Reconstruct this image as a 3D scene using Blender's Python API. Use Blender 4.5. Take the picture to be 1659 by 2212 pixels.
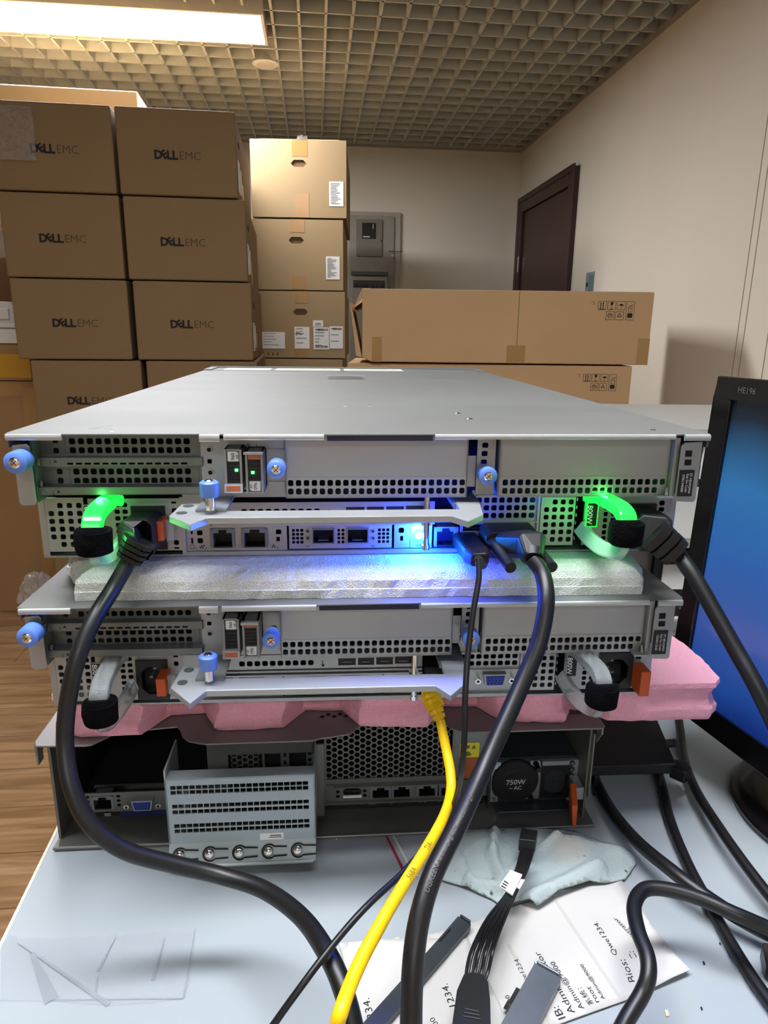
import bpy, bmesh, math, random
from math import sin, cos, pi, atan2, sqrt
from mathutils import Vector, Matrix
random.seed(7)
SC = bpy.context.scene
for o in list(bpy.data.objects): bpy.data.objects.remove(o)
COL = SC.collection

# ---------------------------------------------------------------- camera
F, TH, RO, H = 1476.2, .2594, -.0121, 1.16
CX, CY = 829.5, 1106.0
fwd = Vector((0, cos(TH), -sin(TH))); rgt0 = Vector((1, 0, 0)); dwn0 = fwd.cross(rgt0)
RG = cos(RO)*rgt0 + sin(RO)*dwn0; DN = -sin(RO)*rgt0 + cos(RO)*dwn0
cam = bpy.data.cameras.new('camera'); cam_o = bpy.data.objects.new('camera', cam); COL.objects.link(cam_o)
cam.sensor_fit = 'VERTICAL'; cam.sensor_height = 36; cam.sensor_width = 36; cam.lens = 36*F/2212
cam.clip_start = .02; cam.clip_end = 50
M = Matrix.Identity(4)
for i in range(3):
    M[i][0] = RG[i]; M[i][1] = -DN[i]; M[i][2] = -fwd[i]
M[2][3] = H
cam_o.matrix_world = M
SC.camera = cam_o

# ---------------------------------------------------------------- world and exposure
SC.view_settings.view_transform = 'Standard'; SC.view_settings.look = 'None'
SC.view_settings.gamma = 1; SC.view_settings.use_curve_mapping = False
SC.view_settings.exposure = 0.0
wd = bpy.data.worlds.new('world'); SC.world = wd; wd.use_nodes = True
wd.node_tree.nodes['Background'].inputs[0].default_value = (.8, .86, 1, 1)
wd.node_tree.nodes['Background'].inputs[1].default_value = .05
LAMP_FAR, LAMP_NEAR, FILL_REAR = 84.0, 50.0, 24.0      # panel luminances; the rear one is an added fill
GREEN_W, BLUE_W = .018, .24

# ---------------------------------------------------------------- helpers
def ray(x, y): return fwd + RG*((x-CX)/F) + DN*((y-CY)/F)
def at(x, y, z=None, Y=None, d=None):
    """world point seen at photo pixel x,y on the level z (relative to the lens), at distance Y, or at axial depth d"""
    v = ray(x, y)
    if d is not None: k = d
    elif z is not None: k = z/v.z
    else: k = Y/v.y
    return Vector((v.x*k, v.y*k, v.z*k + H))
def on_plane(x, y, P, n):
    v = ray(x, y); P = Vector(P); k = (P - Vector((0, 0, H))).dot(n)/v.dot(n)
    return Vector((0, 0, H)) + v*k

def lin(c):
    if isinstance(c, str): c = tuple(int(c[i:i+2], 16)/255 for i in (0, 2, 4))
    return tuple((x/12.92 if x <= .04045 else ((x+.055)/1.055)**2.4) for x in c) + (1,)

MATS = {}
def mat(name, col, rough=.5, metal=0., noise=0., nscale=20., bump=0., bscale=200., emit=None, estr=0., trans=0., alpha=1., spec=.5, stretch=None, sss=0., col2=None, coat=0.):
    if name in MATS: return MATS[name]
    m = bpy.data.materials.new(name); m.use_nodes = True; nt = m.node_tree; b = nt.nodes['Principled BSDF']; L = nt.links
    c = lin(col); b.inputs['Base Color'].default_value = c
    b.inputs['Roughness'].default_value = rough; b.inputs['Metallic'].default_value = metal
    b.inputs['Specular IOR Level'].default_value = spec
    if coat: b.inputs['Coat Weight'].default_value = coat
    if trans: b.inputs['Transmission Weight'].default_value = trans
    if sss:
        b.inputs['Subsurface Weight'].default_value = sss; b.inputs['Subsurface Radius'].default_value = (.01, .01, .01)
    if alpha < 1: b.inputs['Alpha'].default_value = alpha
    if emit: b.inputs['Emission Color'].default_value = lin(emit); b.inputs['Emission Strength'].default_value = estr
    if noise or bump:
        tc = nt.nodes.new('ShaderNodeTexCoord'); mp = nt.nodes.new('ShaderNodeMapping'); L.new(tc.outputs['Object'], mp.inputs[0])
        if stretch: mp.inputs['Scale'].default_value = stretch
    if noise:
        n = nt.nodes.new('ShaderNodeTexNoise'); n.inputs['Scale'].default_value = nscale; n.inputs['Detail'].default_value = 5
        L.new(mp.outputs[0], n.inputs['Vector'])
        r = nt.nodes.new('ShaderNodeValToRGB'); r.color_ramp.elements[0].position = .3; r.color_ramp.elements[1].position = .7
        c2 = lin(col2) if col2 else tuple(x*(1-noise) for x in c[:3])+(1,)
        r.color_ramp.elements[0].color = c2; r.color_ramp.elements[1].color = c if col2 else tuple(min(1, x*(1+noise*.5)) for x in c[:3])+(1,)
        L.new(n.outputs[0], r.inputs[0]); L.new(r.outputs[0], b.inputs['Base Color'])
        if metal:
            mr = nt.nodes.new('ShaderNodeMapRange'); mr.inputs['To Min'].default_value = rough-.08; mr.inputs['To Max'].default_value = rough+.1
            L.new(n.outputs[0], mr.inputs[0]); L.new(mr.outputs[0], b.inputs['Roughness'])
    if bump:
        n2 = nt.nodes.new('ShaderNodeTexNoise'); n2.inputs['Scale'].default_value = bscale; n2.inputs['Detail'].default_value = 3
        L.new(mp.outputs[0], n2.inputs['Vector']); bp = nt.nodes.new('ShaderNodeBump'); bp.inputs['Strength'].default_value = bump
        bp.inputs['Distance'].default_value = .002
        L.new(n2.outputs[0], bp.inputs['Height']); L.new(bp.outputs[0], b.inputs['Normal'])
    MATS[name] = m
    return m

STEEL = mat('galvanised steel', 'a9adae', .42, .75, noise=.07, nscale=9)
LIDM = mat('brushed lid steel', '6b6c69', .54, .2, noise=.06, nscale=5, stretch=(1, 3, 1), spec=.25)
STEELD = mat('dull steel', '83878a', .5, .6, noise=.1, nscale=12)
ALU = mat('anodised aluminium', 'a9acad', .4, .45, noise=.03, nscale=40)
CHROME = mat('chrome', 'e8e8e8', .12, 1)
GOLD = mat('old steel', '8a8783', .45, .6, noise=.15, nscale=15)
HOLE = mat('painted hole shade', '040405', .9)  # black that stands for the shade inside holes
BLK = mat('black plastic', '0e0e10', .48)
BLKM = mat('matt black plastic', '0b0b0c', .7)
CABLE = mat('black cable jacket', '111112', .42, noise=.1, nscale=60)
FUZZ = mat('hook and loop fabric', '08080a', 1, bump=1, bscale=900, spec=.1)
BLUEP = mat('blue plastic', '5f86dc', .4)
ORANGE = mat('orange plastic', 'c2501c', .5)
YEL = mat('yellow jacket', 'f2c400', .42)
CLEARP = mat('clear plastic', 'dfe6e6', .12, trans=.75)
VGAB = mat('blue connector insert', '20349c', .5)
WHITEP = mat('white label paper', 'e4e4e0', .6)
INK = mat('black ink', '141414', .7)
GREYINK = mat('grey ink', '5a5a58', .7)
CARD = mat('corrugated cardboard', '9a7850', .75, noise=.07, nscale=3, bump=.08, bscale=60, spec=.2)
CARD2 = mat('light corrugated cardboard', 'bd9c74', .75, noise=.06, nscale=3, bump=.08, bscale=60, spec=.2)
CARDINK = mat('ink on cardboard', '17100c', .8)
CARDINK2 = mat('thin ink on cardboard', '43301f', .8)
TAPE = mat('brown packing tape', 'a37c48', .22, spec=.6)
TAPEC = mat('clear packing tape', 'c0a070', .15, alpha=.45)
CRYST = mat('clear film', 'dfe4ea', .12, alpha=.22)

class MB:
    """collects shapes and links them as one mesh; Z0 set: coordinates are (across, inwards, down from the lid) in mm"""
    def __init__(s, Z0=None, k=1.): s.v = []; s.f = []; s.m = []; s.Z0 = Z0; s.k = k
    def P(s, p):
        u, v, w = p
        return ((u*s.k, v*s.k, (s.Z0-w)*s.k) if s.Z0 is not None else (u*s.k, v*s.k, w*s.k))
    def face(s, pts, m=0, raw=False):
        i = len(s.v); s.v += [tuple(p) if raw else s.P(p) for p in pts]; s.f.append(tuple(range(i, i+len(pts)))); s.m.append(m)
    def box(s, a, b, c, d, e, f, m=0):
        i = len(s.v)
        s.v += [s.P(p) for p in ((a,c,e),(b,c,e),(b,d,e),(a,d,e),(a,c,f),(b,c,f),(b,d,f),(a,d,f))]
        for q in ((0,3,2,1),(4,5,6,7),(0,1,5,4),(1,2,6,5),(2,3,7,6),(3,0,4,7)): s.f.append(tuple(i+x for x in q)); s.m.append(m)
    def hexa(s, pts8, m=0):
        i = len(s.v); s.v += [s.P(p) for p in pts8]
        for q in ((0,3,2,1),(4,5,6,7),(0,1,5,4),(1,2,6,5),(2,3,7,6),(3,0,4,7)): s.f.append(tuple(i+x for x in q)); s.m.append(m)
    def prism(s, poly, a, b, axis='w', m=0):
        """poly extruded: axis w -> poly is (u,v); axis v -> poly is (u,w); axis u -> poly is (v,w)"""
        def mk(p, t): return {'w': (p[0], p[1], t), 'v': (p[0], t, p[1]), 'u': (t, p[0], p[1])}[axis]
        n = len(poly); i = len(s.v)
        s.v += [s.P(mk(p, a)) for p in poly] + [s.P(mk(p, b)) for p in poly]
        s.f.append(tuple(range(i, i+n))); s.f.append(tuple(range(i+2*n-1, i+n-1, -1))); s.m += [m, m]
        for j in range(n):
            k = (j+1) % n; s.f.append((i+j, i+k, i+n+k, i+n+j)); s.m.append(m)
    def tube(s, path, r, n=12, m=0, caps=True, flat=None, up=None):
        """path of points, r number or list; flat: squash factor of the second axis"""
        pts = [Vector(s.P(p)) for p in path]; N = len(pts)
        rr = r if isinstance(r, (list, tuple)) else [r]*N
        t0 = (pts[1]-pts[0]).normalized(); ref = Vector(up) if up else (Vector((0, 0, 1)) if abs(t0.z) < .9 else Vector((1, 0, 0)))
        a = t0.cross(ref).normalized(); i0 = len(s.v)
        for j in range(N):
            t = (pts[min(j+1, N-1)] - pts[max(j-1, 0)]).normalized()
            a = (a - t*a.dot(t)).normalized(); b = t.cross(a)
            for q in range(n):
                an = 2*pi*(q+.5)/n
                s.v.append(tuple(pts[j] + (a*cos(an) + b*sin(an)*(flat or 1))*rr[j]*s.k))
        for j in range(N-1):
            for q in range(n):
                q2 = (q+1) % n; s.f.append((i0+j*n+q, i0+j*n+q2, i0+(j+1)*n+q2, i0+(j+1)*n+q)); s.m.append(m)
        if caps:
            s.f.append(tuple(i0+q for q in range(n-1, -1, -1))); s.f.append(tuple(i0+(N-1)*n+q for q in range(n))); s.m += [m, m]
    def cyl(s, a, b, r, r2=None, n=20, m=0): s.tube([a, b], [r, r if r2 is None else r2], n, m)
    def ring(s, c, ro, ri, v0, v1, n=20, m=0):
        """flat washer facing -v"""
        i = len(s.v)
        for v in (v0, v1):
            for r in (ro, ri):
                for q in range(n): s.v.append(s.P((c[0]+r*cos(2*pi*q/n), v, c[1]+r*sin(2*pi*q/n))))
        for q in range(n):
            k = (q+1) % n
            s.f += [(i+q, i+k, i+n+k, i+n+q), (i+2*n+q, i+2*n+k, i+3*n+k, i+3*n+q), (i+q, i+k, i+2*n+k, i+2*n+q), (i+n+q, i+n+k, i+3*n+k, i+3*n+q)]; s.m += [m]*4
    def plate(s, u0, u1, w0, w1, v, t, holes=(), m=0, ch=.22, mode='v'):
        """sheet with real rectangular holes; mode v: stands facing -v; mode w: lies level"""
        def Q(a, b, c): return (a, c, b) if mode == 'v' else (a, b, c)
        E = 1e-4
        us = sorted({u0, u1} | {min(max(x, u0), u1) for h in holes for x in h[:2]}); ws = sorted({w0, w1} | {min(max(x, w0), w1) for h in holes for x in h[2:4]})
        us = [x for i, x in enumerate(us) if i == 0 or x-us[i-1] > E]; ws = [x for i, x in enumerate(ws) if i == 0 or x-ws[i-1] > E]
        def hole(i, j):
            if i < 0 or j < 0 or i >= len(us)-1 or j >= len(ws)-1: return True
            a = (us[i]+us[i+1])/2; b = (ws[j]+ws[j+1])/2
            return any(h[0] < a < h[1] and h[2] < b < h[3] for h in holes)
        hm = {(i, j): hole(i, j) for i in range(-1, len(us)) for j in range(-1, len(ws))}
        for i in range(len(us)-1):
            # merge vertical runs
            j = 0
            while j < len(ws)-1:
                if hm[i, j]: j += 1; continue
                k = j
                while k < len(ws)-1 and not hm[i, k]: k += 1
                a, b, c, d = us[i], us[i+1], ws[j], ws[k]
                s.face([Q(a, c, v), Q(b, c, v), Q(b, d, v), Q(a, d, v)], m); s.face([Q(a, c, v+t), Q(b, c, v+t), Q(b, d, v+t), Q(a, d, v+t)], m)
                s.face([Q(a, c, v), Q(b, c, v), Q(b, c, v+t), Q(a, c, v+t)], m); s.face([Q(a, d, v), Q(b, d, v), Q(b, d, v+t), Q(a, d, v+t)], m)
                j = k
        for i in range(len(us)-1):
            for j in range(len(ws)-1):
                if hm[i, j]: continue
                if hm[i-1, j]: s.face([Q(us[i], ws[j], v), Q(us[i], ws[j+1], v), Q(us[i], ws[j+1], v+t), Q(us[i], ws[j], v+t)], m)
                if hm[i+1, j]: s.face([Q(us[i+1], ws[j], v), Q(us[i+1], ws[j+1], v), Q(us[i+1], ws[j+1], v+t), Q(us[i+1], ws[j], v+t)], m)
        if ch:
            for h in holes:
                c = ch*min(h[1]-h[0], h[3]-h[2])
                for (a, sa) in ((h[0], 1), (h[1], -1)):
                    for (b, sb) in ((h[2], 1), (h[3], -1)): s.face([Q(a, b, v), Q(a+sa*c, b, v), Q(a, b+sb*c, v)], m)
    def hexplate(s, u0, u1, w0, w1, v, pitch, m=0, fill=.8, rot=0):
        """honeycomb sheet: rings of hexagons tile the panel"""
        R = pitch/sqrt(3); dy = pitch*sqrt(3)/2; cols = int((u1-u0)/dy)+1; rows = int((w1-w0)/pitch)+1
        for i in range(cols):
            for j in range(rows):
                cu = u0 + dy*(i+.5); cw = w0 + pitch*(j+.5) + (pitch/2 if i % 2 else 0)
                if cw > w1-pitch*.3 or cu > u1-pitch*.3: continue
                o = [(cu+R*cos(pi/3*k), cw+R*sin(pi/3*k)) for k in range(6)]; n = [(cu+R*fill*cos(pi/3*k), cw+R*fill*sin(pi/3*k)) for k in range(6)]
                for k in range(6):
                    l = (k+1) % 6
                    s.face([(o[k][0], v, o[k][1]), (o[l][0], v, o[l][1]), (n[l][0], v, n[l][1]), (n[k][0], v, n[k][1])], m)
                    s.face([(n[k][0], v, n[k][1]), (n[l][0], v, n[l][1]), (n[l][0], v+.8, n[l][1]), (n[k][0], v+.8, n[k][1])], m)
    def text(s, body, size, org, xd, yd, m=0, bold=0., center=True, shear=0.):
        """org, size in the builder's units (mm builders: mm); xd, yd in final axes"""
        vs, fs, (x0, x1, y0, y1) = glyphs(body, bold)
        o = Vector(s.P(org)); xd = Vector(xd).normalized(); yd = Vector(yd).normalized(); i = len(s.v); S = size*s.k
        ox = (x0+x1)/2 if center else x0; oy = (y0+y1)/2 if center else 0
        for x, y in vs: s.v.append(tuple(o + xd*((x-ox)*S) + yd*((y-oy)*S)))
        for f in fs: s.f.append(tuple(i+q for q in f)); s.m.append(m)
    def build(s, name, mats, parent=None, smooth=False, bevel=0., seg=2, merge=1e-6, origin=None, loc=None):
        me = bpy.data.meshes.new(name)
        vs = [Vector(p) for p in s.v]
        if origin == 'auto':
            mn = [min(p[i] for p in vs) for i in range(3)]; mx = [max(p[i] for p in vs) for i in range(3)]
            origin = Vector(((mn[0]+mx[0])/2, (mn[1]+mx[1])/2, mn[2]))
        if origin is not None: vs = [p-origin for p in vs]
        me.from_pydata([tuple(p) for p in vs], [], s.f)
        for mm in (mats if isinstance(mats, (list, tuple)) else [mats]): me.materials.append(mm)
        me.polygons.foreach_set('material_index', s.m)
        bm = bmesh.new(); bm.from_mesh(me); bmesh.ops.remove_doubles(bm, verts=bm.verts, dist=merge); bmesh.ops.recalc_face_normals(bm, faces=bm.faces)
        if smooth:
            for f in bm.faces: f.smooth = True
            for e in bm.edges:
                if len(e.link_faces) == 2 and e.calc_face_angle(0) > .7: e.smooth = False
        bm.to_mesh(me); bm.free()
        o = bpy.data.objects.new(name, me); COL.objects.link(o)
        if parent: o.parent = parent
        if origin is not None: o.location = origin
        if loc: o.location = loc
        if bevel:
            b = o.modifiers.new('bevel', 'BEVEL'); b.width = bevel; b.segments = seg; b.limit_method = 'ANGLE'; b.angle_limit = .6
        return o

_G = {}
def glyphs(body, bold):
    key = (body, bold)
    if key in _G: return _G[key]
    cu = bpy.data.curves.new('txt', 'FONT'); cu.body = body; cu.size = 1; cu.offset = bold; cu.resolution_u = 2; cu.fill_mode = 'FRONT'
    ob = bpy.data.objects.new('txt', cu); COL.objects.link(ob); dg = bpy.context.evaluated_depsgraph_get()
    me = bpy.data.meshes.new_from_object(ob.evaluated_get(dg))
    vs = [(v.co.x, v.co.y) for v in me.vertices]; fs = [tuple(p.vertices) for p in me.polygons]
    bpy.data.objects.remove(ob); bpy.data.curves.remove(cu); bpy.data.meshes.remove(me)
    if not vs: vs = [(0, 0)]
    bb = (min(v[0] for v in vs), max(v[0] for v in vs), min(v[1] for v in vs), max(v[1] for v in vs))
    _G[key] = (vs, fs, bb); return _G[key]

def tag(o, label=None, cat=None, group=None, kind=None):
    if label: o['label'] = label
    if cat: o['category'] = cat
    if group: o['group'] = group
    if kind: o['kind'] = kind
    return o
def thing(name, label, cat, loc=(0, 0, 0), rz=0, group=None):
    o = bpy.data.objects.new(name, None); COL.objects.link(o); o.empty_display_size = .05
    o.location = loc; o.rotation_euler = (0, 0, rz); return tag(o, label, cat, group)
def frame_mat(P, u, v):
    pass
def smoothpath(pts, n=8):
    """Catmull-Rom through points"""
    pts = [Vector(p) for p in pts]; q = [pts[0]*2-pts[1]] + pts + [pts[-1]*2-pts[-2]]; out = []
    for i in range(1, len(q)-2):
        for k in range(n):
            t = k/n; a, b, c, d = q[i-1], q[i], q[i+1], q[i+2]
            out.append(.5*((2*b) + (c-a)*t + (2*a-5*b+4*c-d)*t*t + (3*b-a-3*c+d)*t**3))
    out.append(pts[-1]); return out
def lamp(kind, name, loc, col, w, r, parent=None):
    l = bpy.data.lights.new(name, 'POINT'); l.color = col; l.energy = w; l.shadow_soft_size = r
    o = bpy.data.objects.new(name, l); COL.objects.link(o); o.location = loc
    if parent: o.parent = parent
    return o
# ---------------------------------------------------------------- the room (its axes are turned RZ from the lens axis)
RZ = .1
def rw(x, y, z=0): return Vector((x*cos(RZ)-y*sin(RZ), x*sin(RZ)+y*cos(RZ), z+H))
def roomy(o):
    l = o.location; o.location = (l.x*cos(RZ)-l.y*sin(RZ), l.x*sin(RZ)+l.y*cos(RZ), l.z); o.rotation_euler.z = RZ; return o
def rmb(): return MB(None)
ZC = 1.2+H                       # underside of the open-cell ceiling
XR, YB, XL, YF = 1.423, 5.04, -3.6, -2.6
WALL = mat('painted plaster', 'd8d0bf', .75, noise=.03, nscale=1.5, bump=.05, bscale=300, spec=.25)
SLABM = mat('dark plenum paint', '1c1b1a', .9)
GRIDM = mat('grey painted grid', 'b9b9ad', .6, spec=.3)
def wood():
    m = bpy.data.materials.new('wood plank floor'); m.use_nodes = True; nt = m.node_tree; L = nt.links; b = nt.nodes['Principled BSDF']
    tc = nt.nodes.new('ShaderNodeTexCoord'); mp = nt.nodes.new('ShaderNodeMapping'); mp.inputs['Scale'].default_value = (1.2, 14, 1); L.new(tc.outputs['Object'], mp.inputs[0])
    n = nt.nodes.new('ShaderNodeTexNoise'); n.inputs['Scale'].default_value = 2.2; n.inputs['Detail'].default_value = 8; n.inputs['Distortion'].default_value = .8; L.new(mp.outputs[0], n.inputs['Vector'])
    r = nt.nodes.new('ShaderNodeValToRGB'); e = r.color_ramp.elements
    e[0].position = .3; e[0].color = lin('9a724a'); e[1].position = .68; e[1].color = lin('dcb284'); x = e.new(.5); x.color = lin('c2986c')
    L.new(n.outputs[0], r.inputs[0])
    br = nt.nodes.new('ShaderNodeTexBrick'); br.inputs['Scale'].default_value = 1; br.inputs['Brick Width'].default_value = 1.2; br.inputs['Row Height'].default_value = .16; br.inputs['Mortar Size'].default_value = .002
    br.inputs['Color1'].default_value = (1, 1, 1, 1); br.inputs['Color2'].default_value = (.86, .86, .86, 1); br.inputs['Mortar'].default_value = (.5, .45, .42, 1)
    L.new(tc.outputs['Object'], br.inputs['Vector'])
    mx = nt.nodes.new('ShaderNodeMix'); mx.data_type = 'RGBA'; mx.blend_type = 'MULTIPLY'; mx.inputs[0].default_value = 1
    L.new(r.outputs[0], mx.inputs[6]); L.new(br.outputs[0], mx.inputs[7]); L.new(mx.outputs[2], b.inputs['Base Color'])
    b.inputs['Roughness'].default_value = .42
    return m
b = rmb(); b.box(XL-.1, XR+.1, YF-.1, YB+.1, -.1, 0); tag(roomy(b.build('floor', wood(), origin='auto')), kind='structure')
b = rmb(); b.box(XL-.1, XR+.1, YF-.1, YB+.1, ZC+.42, ZC+.5); tag(roomy(b.build('ceiling', SLABM, origin='auto')), kind='structure')
# open-cell grid: thin strips crossing both ways
b = rmb(); px, py = .1068, .1275; x = .1657 - px*36
GH = .046
while x < XR:
    if x > XL: b.box(x-.0052, x+.0052, YF, YB-.004, ZC, ZC+GH)
    x += px
y = 3.103 - py*44
while y < YB:
    if y > YF: b.box(XL, XR-.004, y-.0052, y+.0052, ZC, ZC+GH)
    y += py
tag(roomy(b.build('ceiling', GRIDM, origin='auto', merge=1e-7)), kind='structure')
for nm, bx in (('wall_back', (XL-.1, XR+.1, YB, YB+.1, 0, ZC+.42)), ('wall_right', (XR, XR+.1, YF, YB, 0, ZC+.42)), ('wall_left', (XL-.1, XL, YF, YB, 0, ZC+.42)), ('wall_front', (XL-.1, XR+.1, YF-.1, YF, 0, ZC+.42))):
    b = rmb(); b.box(*bx); tag(roomy(b.build(nm, WALL, origin='auto')), kind='structure')
TR = mat('edge trim paint', '9a8f80', .6)
b = rmb(); b.box(XR-.012, XR, YF, YB, ZC-.014, ZC+.01); tag(roomy(b.build('trim_1', TR, origin='auto')), kind='structure')
b = rmb(); b.box(XL, XR-.013, YB-.012, YB, ZC-.012, ZC+.01); tag(roomy(b.build('trim_2', TR, origin='auto')), kind='structure')
BB = mat('dark brown skirting', '3a241c', .5)
b = rmb(); b.box(XR-.014, XR, YF, 3.87, 0, .09); tag(roomy(b.build('baseboard_right', BB, origin='auto')), kind='structure')
b = rmb(); b.box(XL, XR-.02, YB-.014, YB, 0, .09); tag(roomy(b.build('baseboard_back', BB, origin='auto')), kind='structure')
SEAM = mat('wall panel seam', '8f8677', .7)
for i, yy in enumerate((2.262, 2.225, 2.10)):
    b = rmb(); b.box(XR-.0015, XR, yy, yy+.0025, .09, ZC-.015); tag(roomy(b.build('trim_%d' % (3+i), SEAM, origin='auto')), kind='structure')
# door in the right wall
DOORM = mat('dark red brown door', '3b1d1c', .38, noise=.15, nscale=6, stretch=(1, 1, .2))
root = thing('door_1', None, None, rw(XR, 4.41, -H), RZ); root['kind'] = 'structure'
b = rmb(); dt = .865+H
b.box(-.03, 0, -.525, -.44, 0, dt); b.box(-.03, 0, .44, .525, 0, dt); b.box(-.03, 0, -.44, .44, dt-.085, dt)
b.box(-.036, -.03, -.535, -.5, 0, dt+.012); b.box(-.036, -.03, .5, .535, 0, dt+.012); b.box(-.036, -.03, -.5, .5, dt-.02, dt+.012)
b.build('door_frame', DOORM, root, bevel=.003)
b = rmb(); b.box(-.014, -.002, -.436, .436, .01, dt-.09); b.build('door_leaf', DOORM, root)
b = rmb(); b.box(-.034, -.03, .445, .46, 1.56, 1.66); b.build('hinge', CHROME, root)
# strip of printed film on the right wall
b = rmb(); b.box(XR-.002, XR, 3.56, 3.67, H+.12, H+.305); b.box(XR-.003, XR-.002, 3.565, 3.625, H+.2, H+.29, 1); b.box(XR-.003, XR-.002, 3.565, 3.665, H+.13, H+.19, 2)
for k in range(3): b.box(XR-.004, XR-.003, 3.635, 3.655, H+.145+.045*k, H+.165+.045*k, 3)
tag(roomy(b.build('wall_sticker', [mat('sticker grey', '7d8789', .4), mat('sticker teal', '58777a', .4), mat('sticker plum', '6d4a5f', .4), INK], origin='auto')), 'small teal and plum sticker on the right wall beside the door', 'sticker')
# ceiling panel lamps, plus an added fill panel
LGLOW = mat('lit diffuser', 'ffffff', .5, emit='f8f8ff', estr=LAMP_FAR)
LGLOW2 = mat('lit diffuser near', 'ffffff', .5, emit='f6f8ff', estr=LAMP_NEAR)
FILLGLOW = mat('added fill diffuser', 'ffffff', .5, emit='f6f8ff', estr=FILL_REAR)
LFR = mat('white lamp frame', 'd8cdbd', .4)
def panel(x0, y0, w, d, label, glow):
    r = thing('ceiling_light', label, 'light', rw(x0+w/2, y0+d/2, ZC-H-.02), RZ)
    b = rmb(); t = .012
    b.box(-w/2, w/2, -d/2, -d/2+t, -.006, .05); b.box(-w/2, w/2, d/2-t, d/2, -.006, .05); b.box(-w/2, -w/2+t, -d/2+t, d/2-t, -.006, .05); b.box(w/2-t, w/2, -d/2+t, d/2-t, -.006, .05)
    b.box(-w/2, w/2, -d/2, d/2, .05, .056); b.build('frame', LFR, r)
    b = rmb(); b.box(-w/2+t, w/2-t, -d/2+t, d/2-t, -.003, .003); b.build('diffuser', glow, r)
panel(-1.385, 3.076, 1.2, .302, 'long bright white panel lamp set into the grid ceiling', LGLOW)
panel(-.72, .12, 1.2, .302, 'panel lamp over the work table', LGLOW2)
panel(-.85, -2.0, 1.2, .302, 'added fill panel, unseen behind the work table', FILLGLOW)  # unseen panel added to fill the server fronts and back wall
# round downlight
r = thing('downlight', 'small round unlit downlight in the grid ceiling', 'light', (at(574, 139, z=1.195)), 0)
b = MB(); n = 28
b.tube([(0, 0, -.004), (0, 0, 0), (0, 0, .03)], [.056, .062, .05], 28); b.build('rim', mat('cream lamp rim', 'dcd8cc', .4), r, smooth=True)
b = MB(); b.tube([(0, 0, -.0055), (0, 0, -.0035)], [.042, .044], 28); b.build('lens', mat('frosted lens', 'cfc8ba', .5), r)
# electric meter cabinet on the back wall
CABM = mat('grey beige painted metal', '8f897a', .55, noise=.12, nscale=10)
CABD = mat('darker panel paint', '6d675a', .5)
r = thing('meter_cabinet', 'grey metal electric meter cabinet on the back wall', 'cabinet', rw(.40, YB, -.1), RZ)
b = rmb(); b.box(-.19, .195, -.03, 0, -.35, .882); b.build('cabinet_frame', mat('cabinet frame paint', 'a29b8c', .5), r, bevel=.003)
b = rmb(); b.box(-.16, .15, -.045, -.031, -.33, .855); b.build('cabinet_door', CABM, r, bevel=.004)
b = rmb(); b.plate(-.112, .064, .593, .83, -.06, .012, [(-.073, .023, .705, .806)], ch=0); w_ = b.build('meter_cover', CABD, r)
b = rmb(); b.box(-.072, .022, -.052, -.047, .706, .805); b.box(-.066, -.02, -.053, -.052, .716, .722, 1); b.box(.0, .004, -.053, -.052, .77, .80, 1); b.build('meter_window', [mat('dark glass', '2a2826', .1), WHITEP], w_)
b = rmb(); b.box(.055, .063, -.064, -.06, .69, .7); b.build('cover_lock', INK, w_)
b = rmb(); b.cyl((.138, -.045, .60), (.138, -.055, .60), .009); b.build('door_lock', CHROME, r)
b = rmb(); b.box(.11, .21, -.049, -.046, .628, .631); b.build('latch_wire', BLKM, r)
b = rmb(); b.box(-.15, .104, -.075, -.046, .25, .464); b.build('breaker_box', mat('breaker box plastic', '938e84', .5), r, bevel=.006)
b = rmb(); b.box(-.15, .104, -.095, -.075, .466, .49); b.build('breaker_lid', mat('smoky lid', '3b3833', .3), r, bevel=.004)
b = rmb(); b.box(-.135, .085, -.077, -.075, .385, .435); b.build('breaker_window', mat('breaker slot', '24221f', .4), r)
for k, u in enumerate((-.125, -.108, -.091, -.07, -.055, -.04, -.005, .025, .06, .073)):
    b = rmb(); b.box(u, u+.009, -.082, -.077, .388, .408); b.build('breaker_switch', INK, r)
# ---------------------------------------------------------------- cartons
def logo(b, cx, cy, z, s, m1, m2):
    """two-word wordmark printed on a carton front: heavy letters (tilted E), then thin letters"""
    X = (1, 0, 0); Zd = (0, 0, 1); x = cx - s*2.1
    b.text('D', s, (x+.33*s, cy, z), X, Zd, m1, .045)
    a = .62; b.text('E', s*.95, (x+.87*s, cy, z+.04*s), (cos(a), 0, sin(a)), (-sin(a), 0, cos(a)), m1, .045)
    b.text('LL', s, (x+1.58*s, cy, z), X, Zd, m1, .045)
    b.text('EMC', s*.98, (x+3.14*s, cy, z), X, Zd, m2, -.012)
def carton(label, P, yaw, w, d, h, group=None, mt=None, cat='box'):
    r = thing('cardboard_box', label, cat, P, yaw, group)
    return r
def face_uv(P, yaw, x, y):
    """pixel -> (across, up) on the front of a carton standing at P"""
    n = Vector((-sin(yaw), cos(yaw), 0)); q = on_plane(x, y, P, n) - Vector(P); return q.dot(Vector((cos(yaw), sin(yaw), 0))), q.z
def plain_body(r, w, d, h, mt, lg=None, extra=None):
    b = MB(); b.box(0, w, 0, d, 0, h)
    o = b.build('body', mt, r, bevel=.005)
    return o
PS = .1359; S_ = H/1.20; ux = Vector((cos(PS), sin(PS), 0)); vx = Vector((-sin(PS), cos(PS), 0))
Z_ = [H+.688, H+.424, H+.158, H-.108, H-.372, H-.636, H-.9, 0]
base0 = Vector((-1, 2.5*S_, 0))
def on_stack(x, y): return on_plane(x, y, base0, vx)
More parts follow.
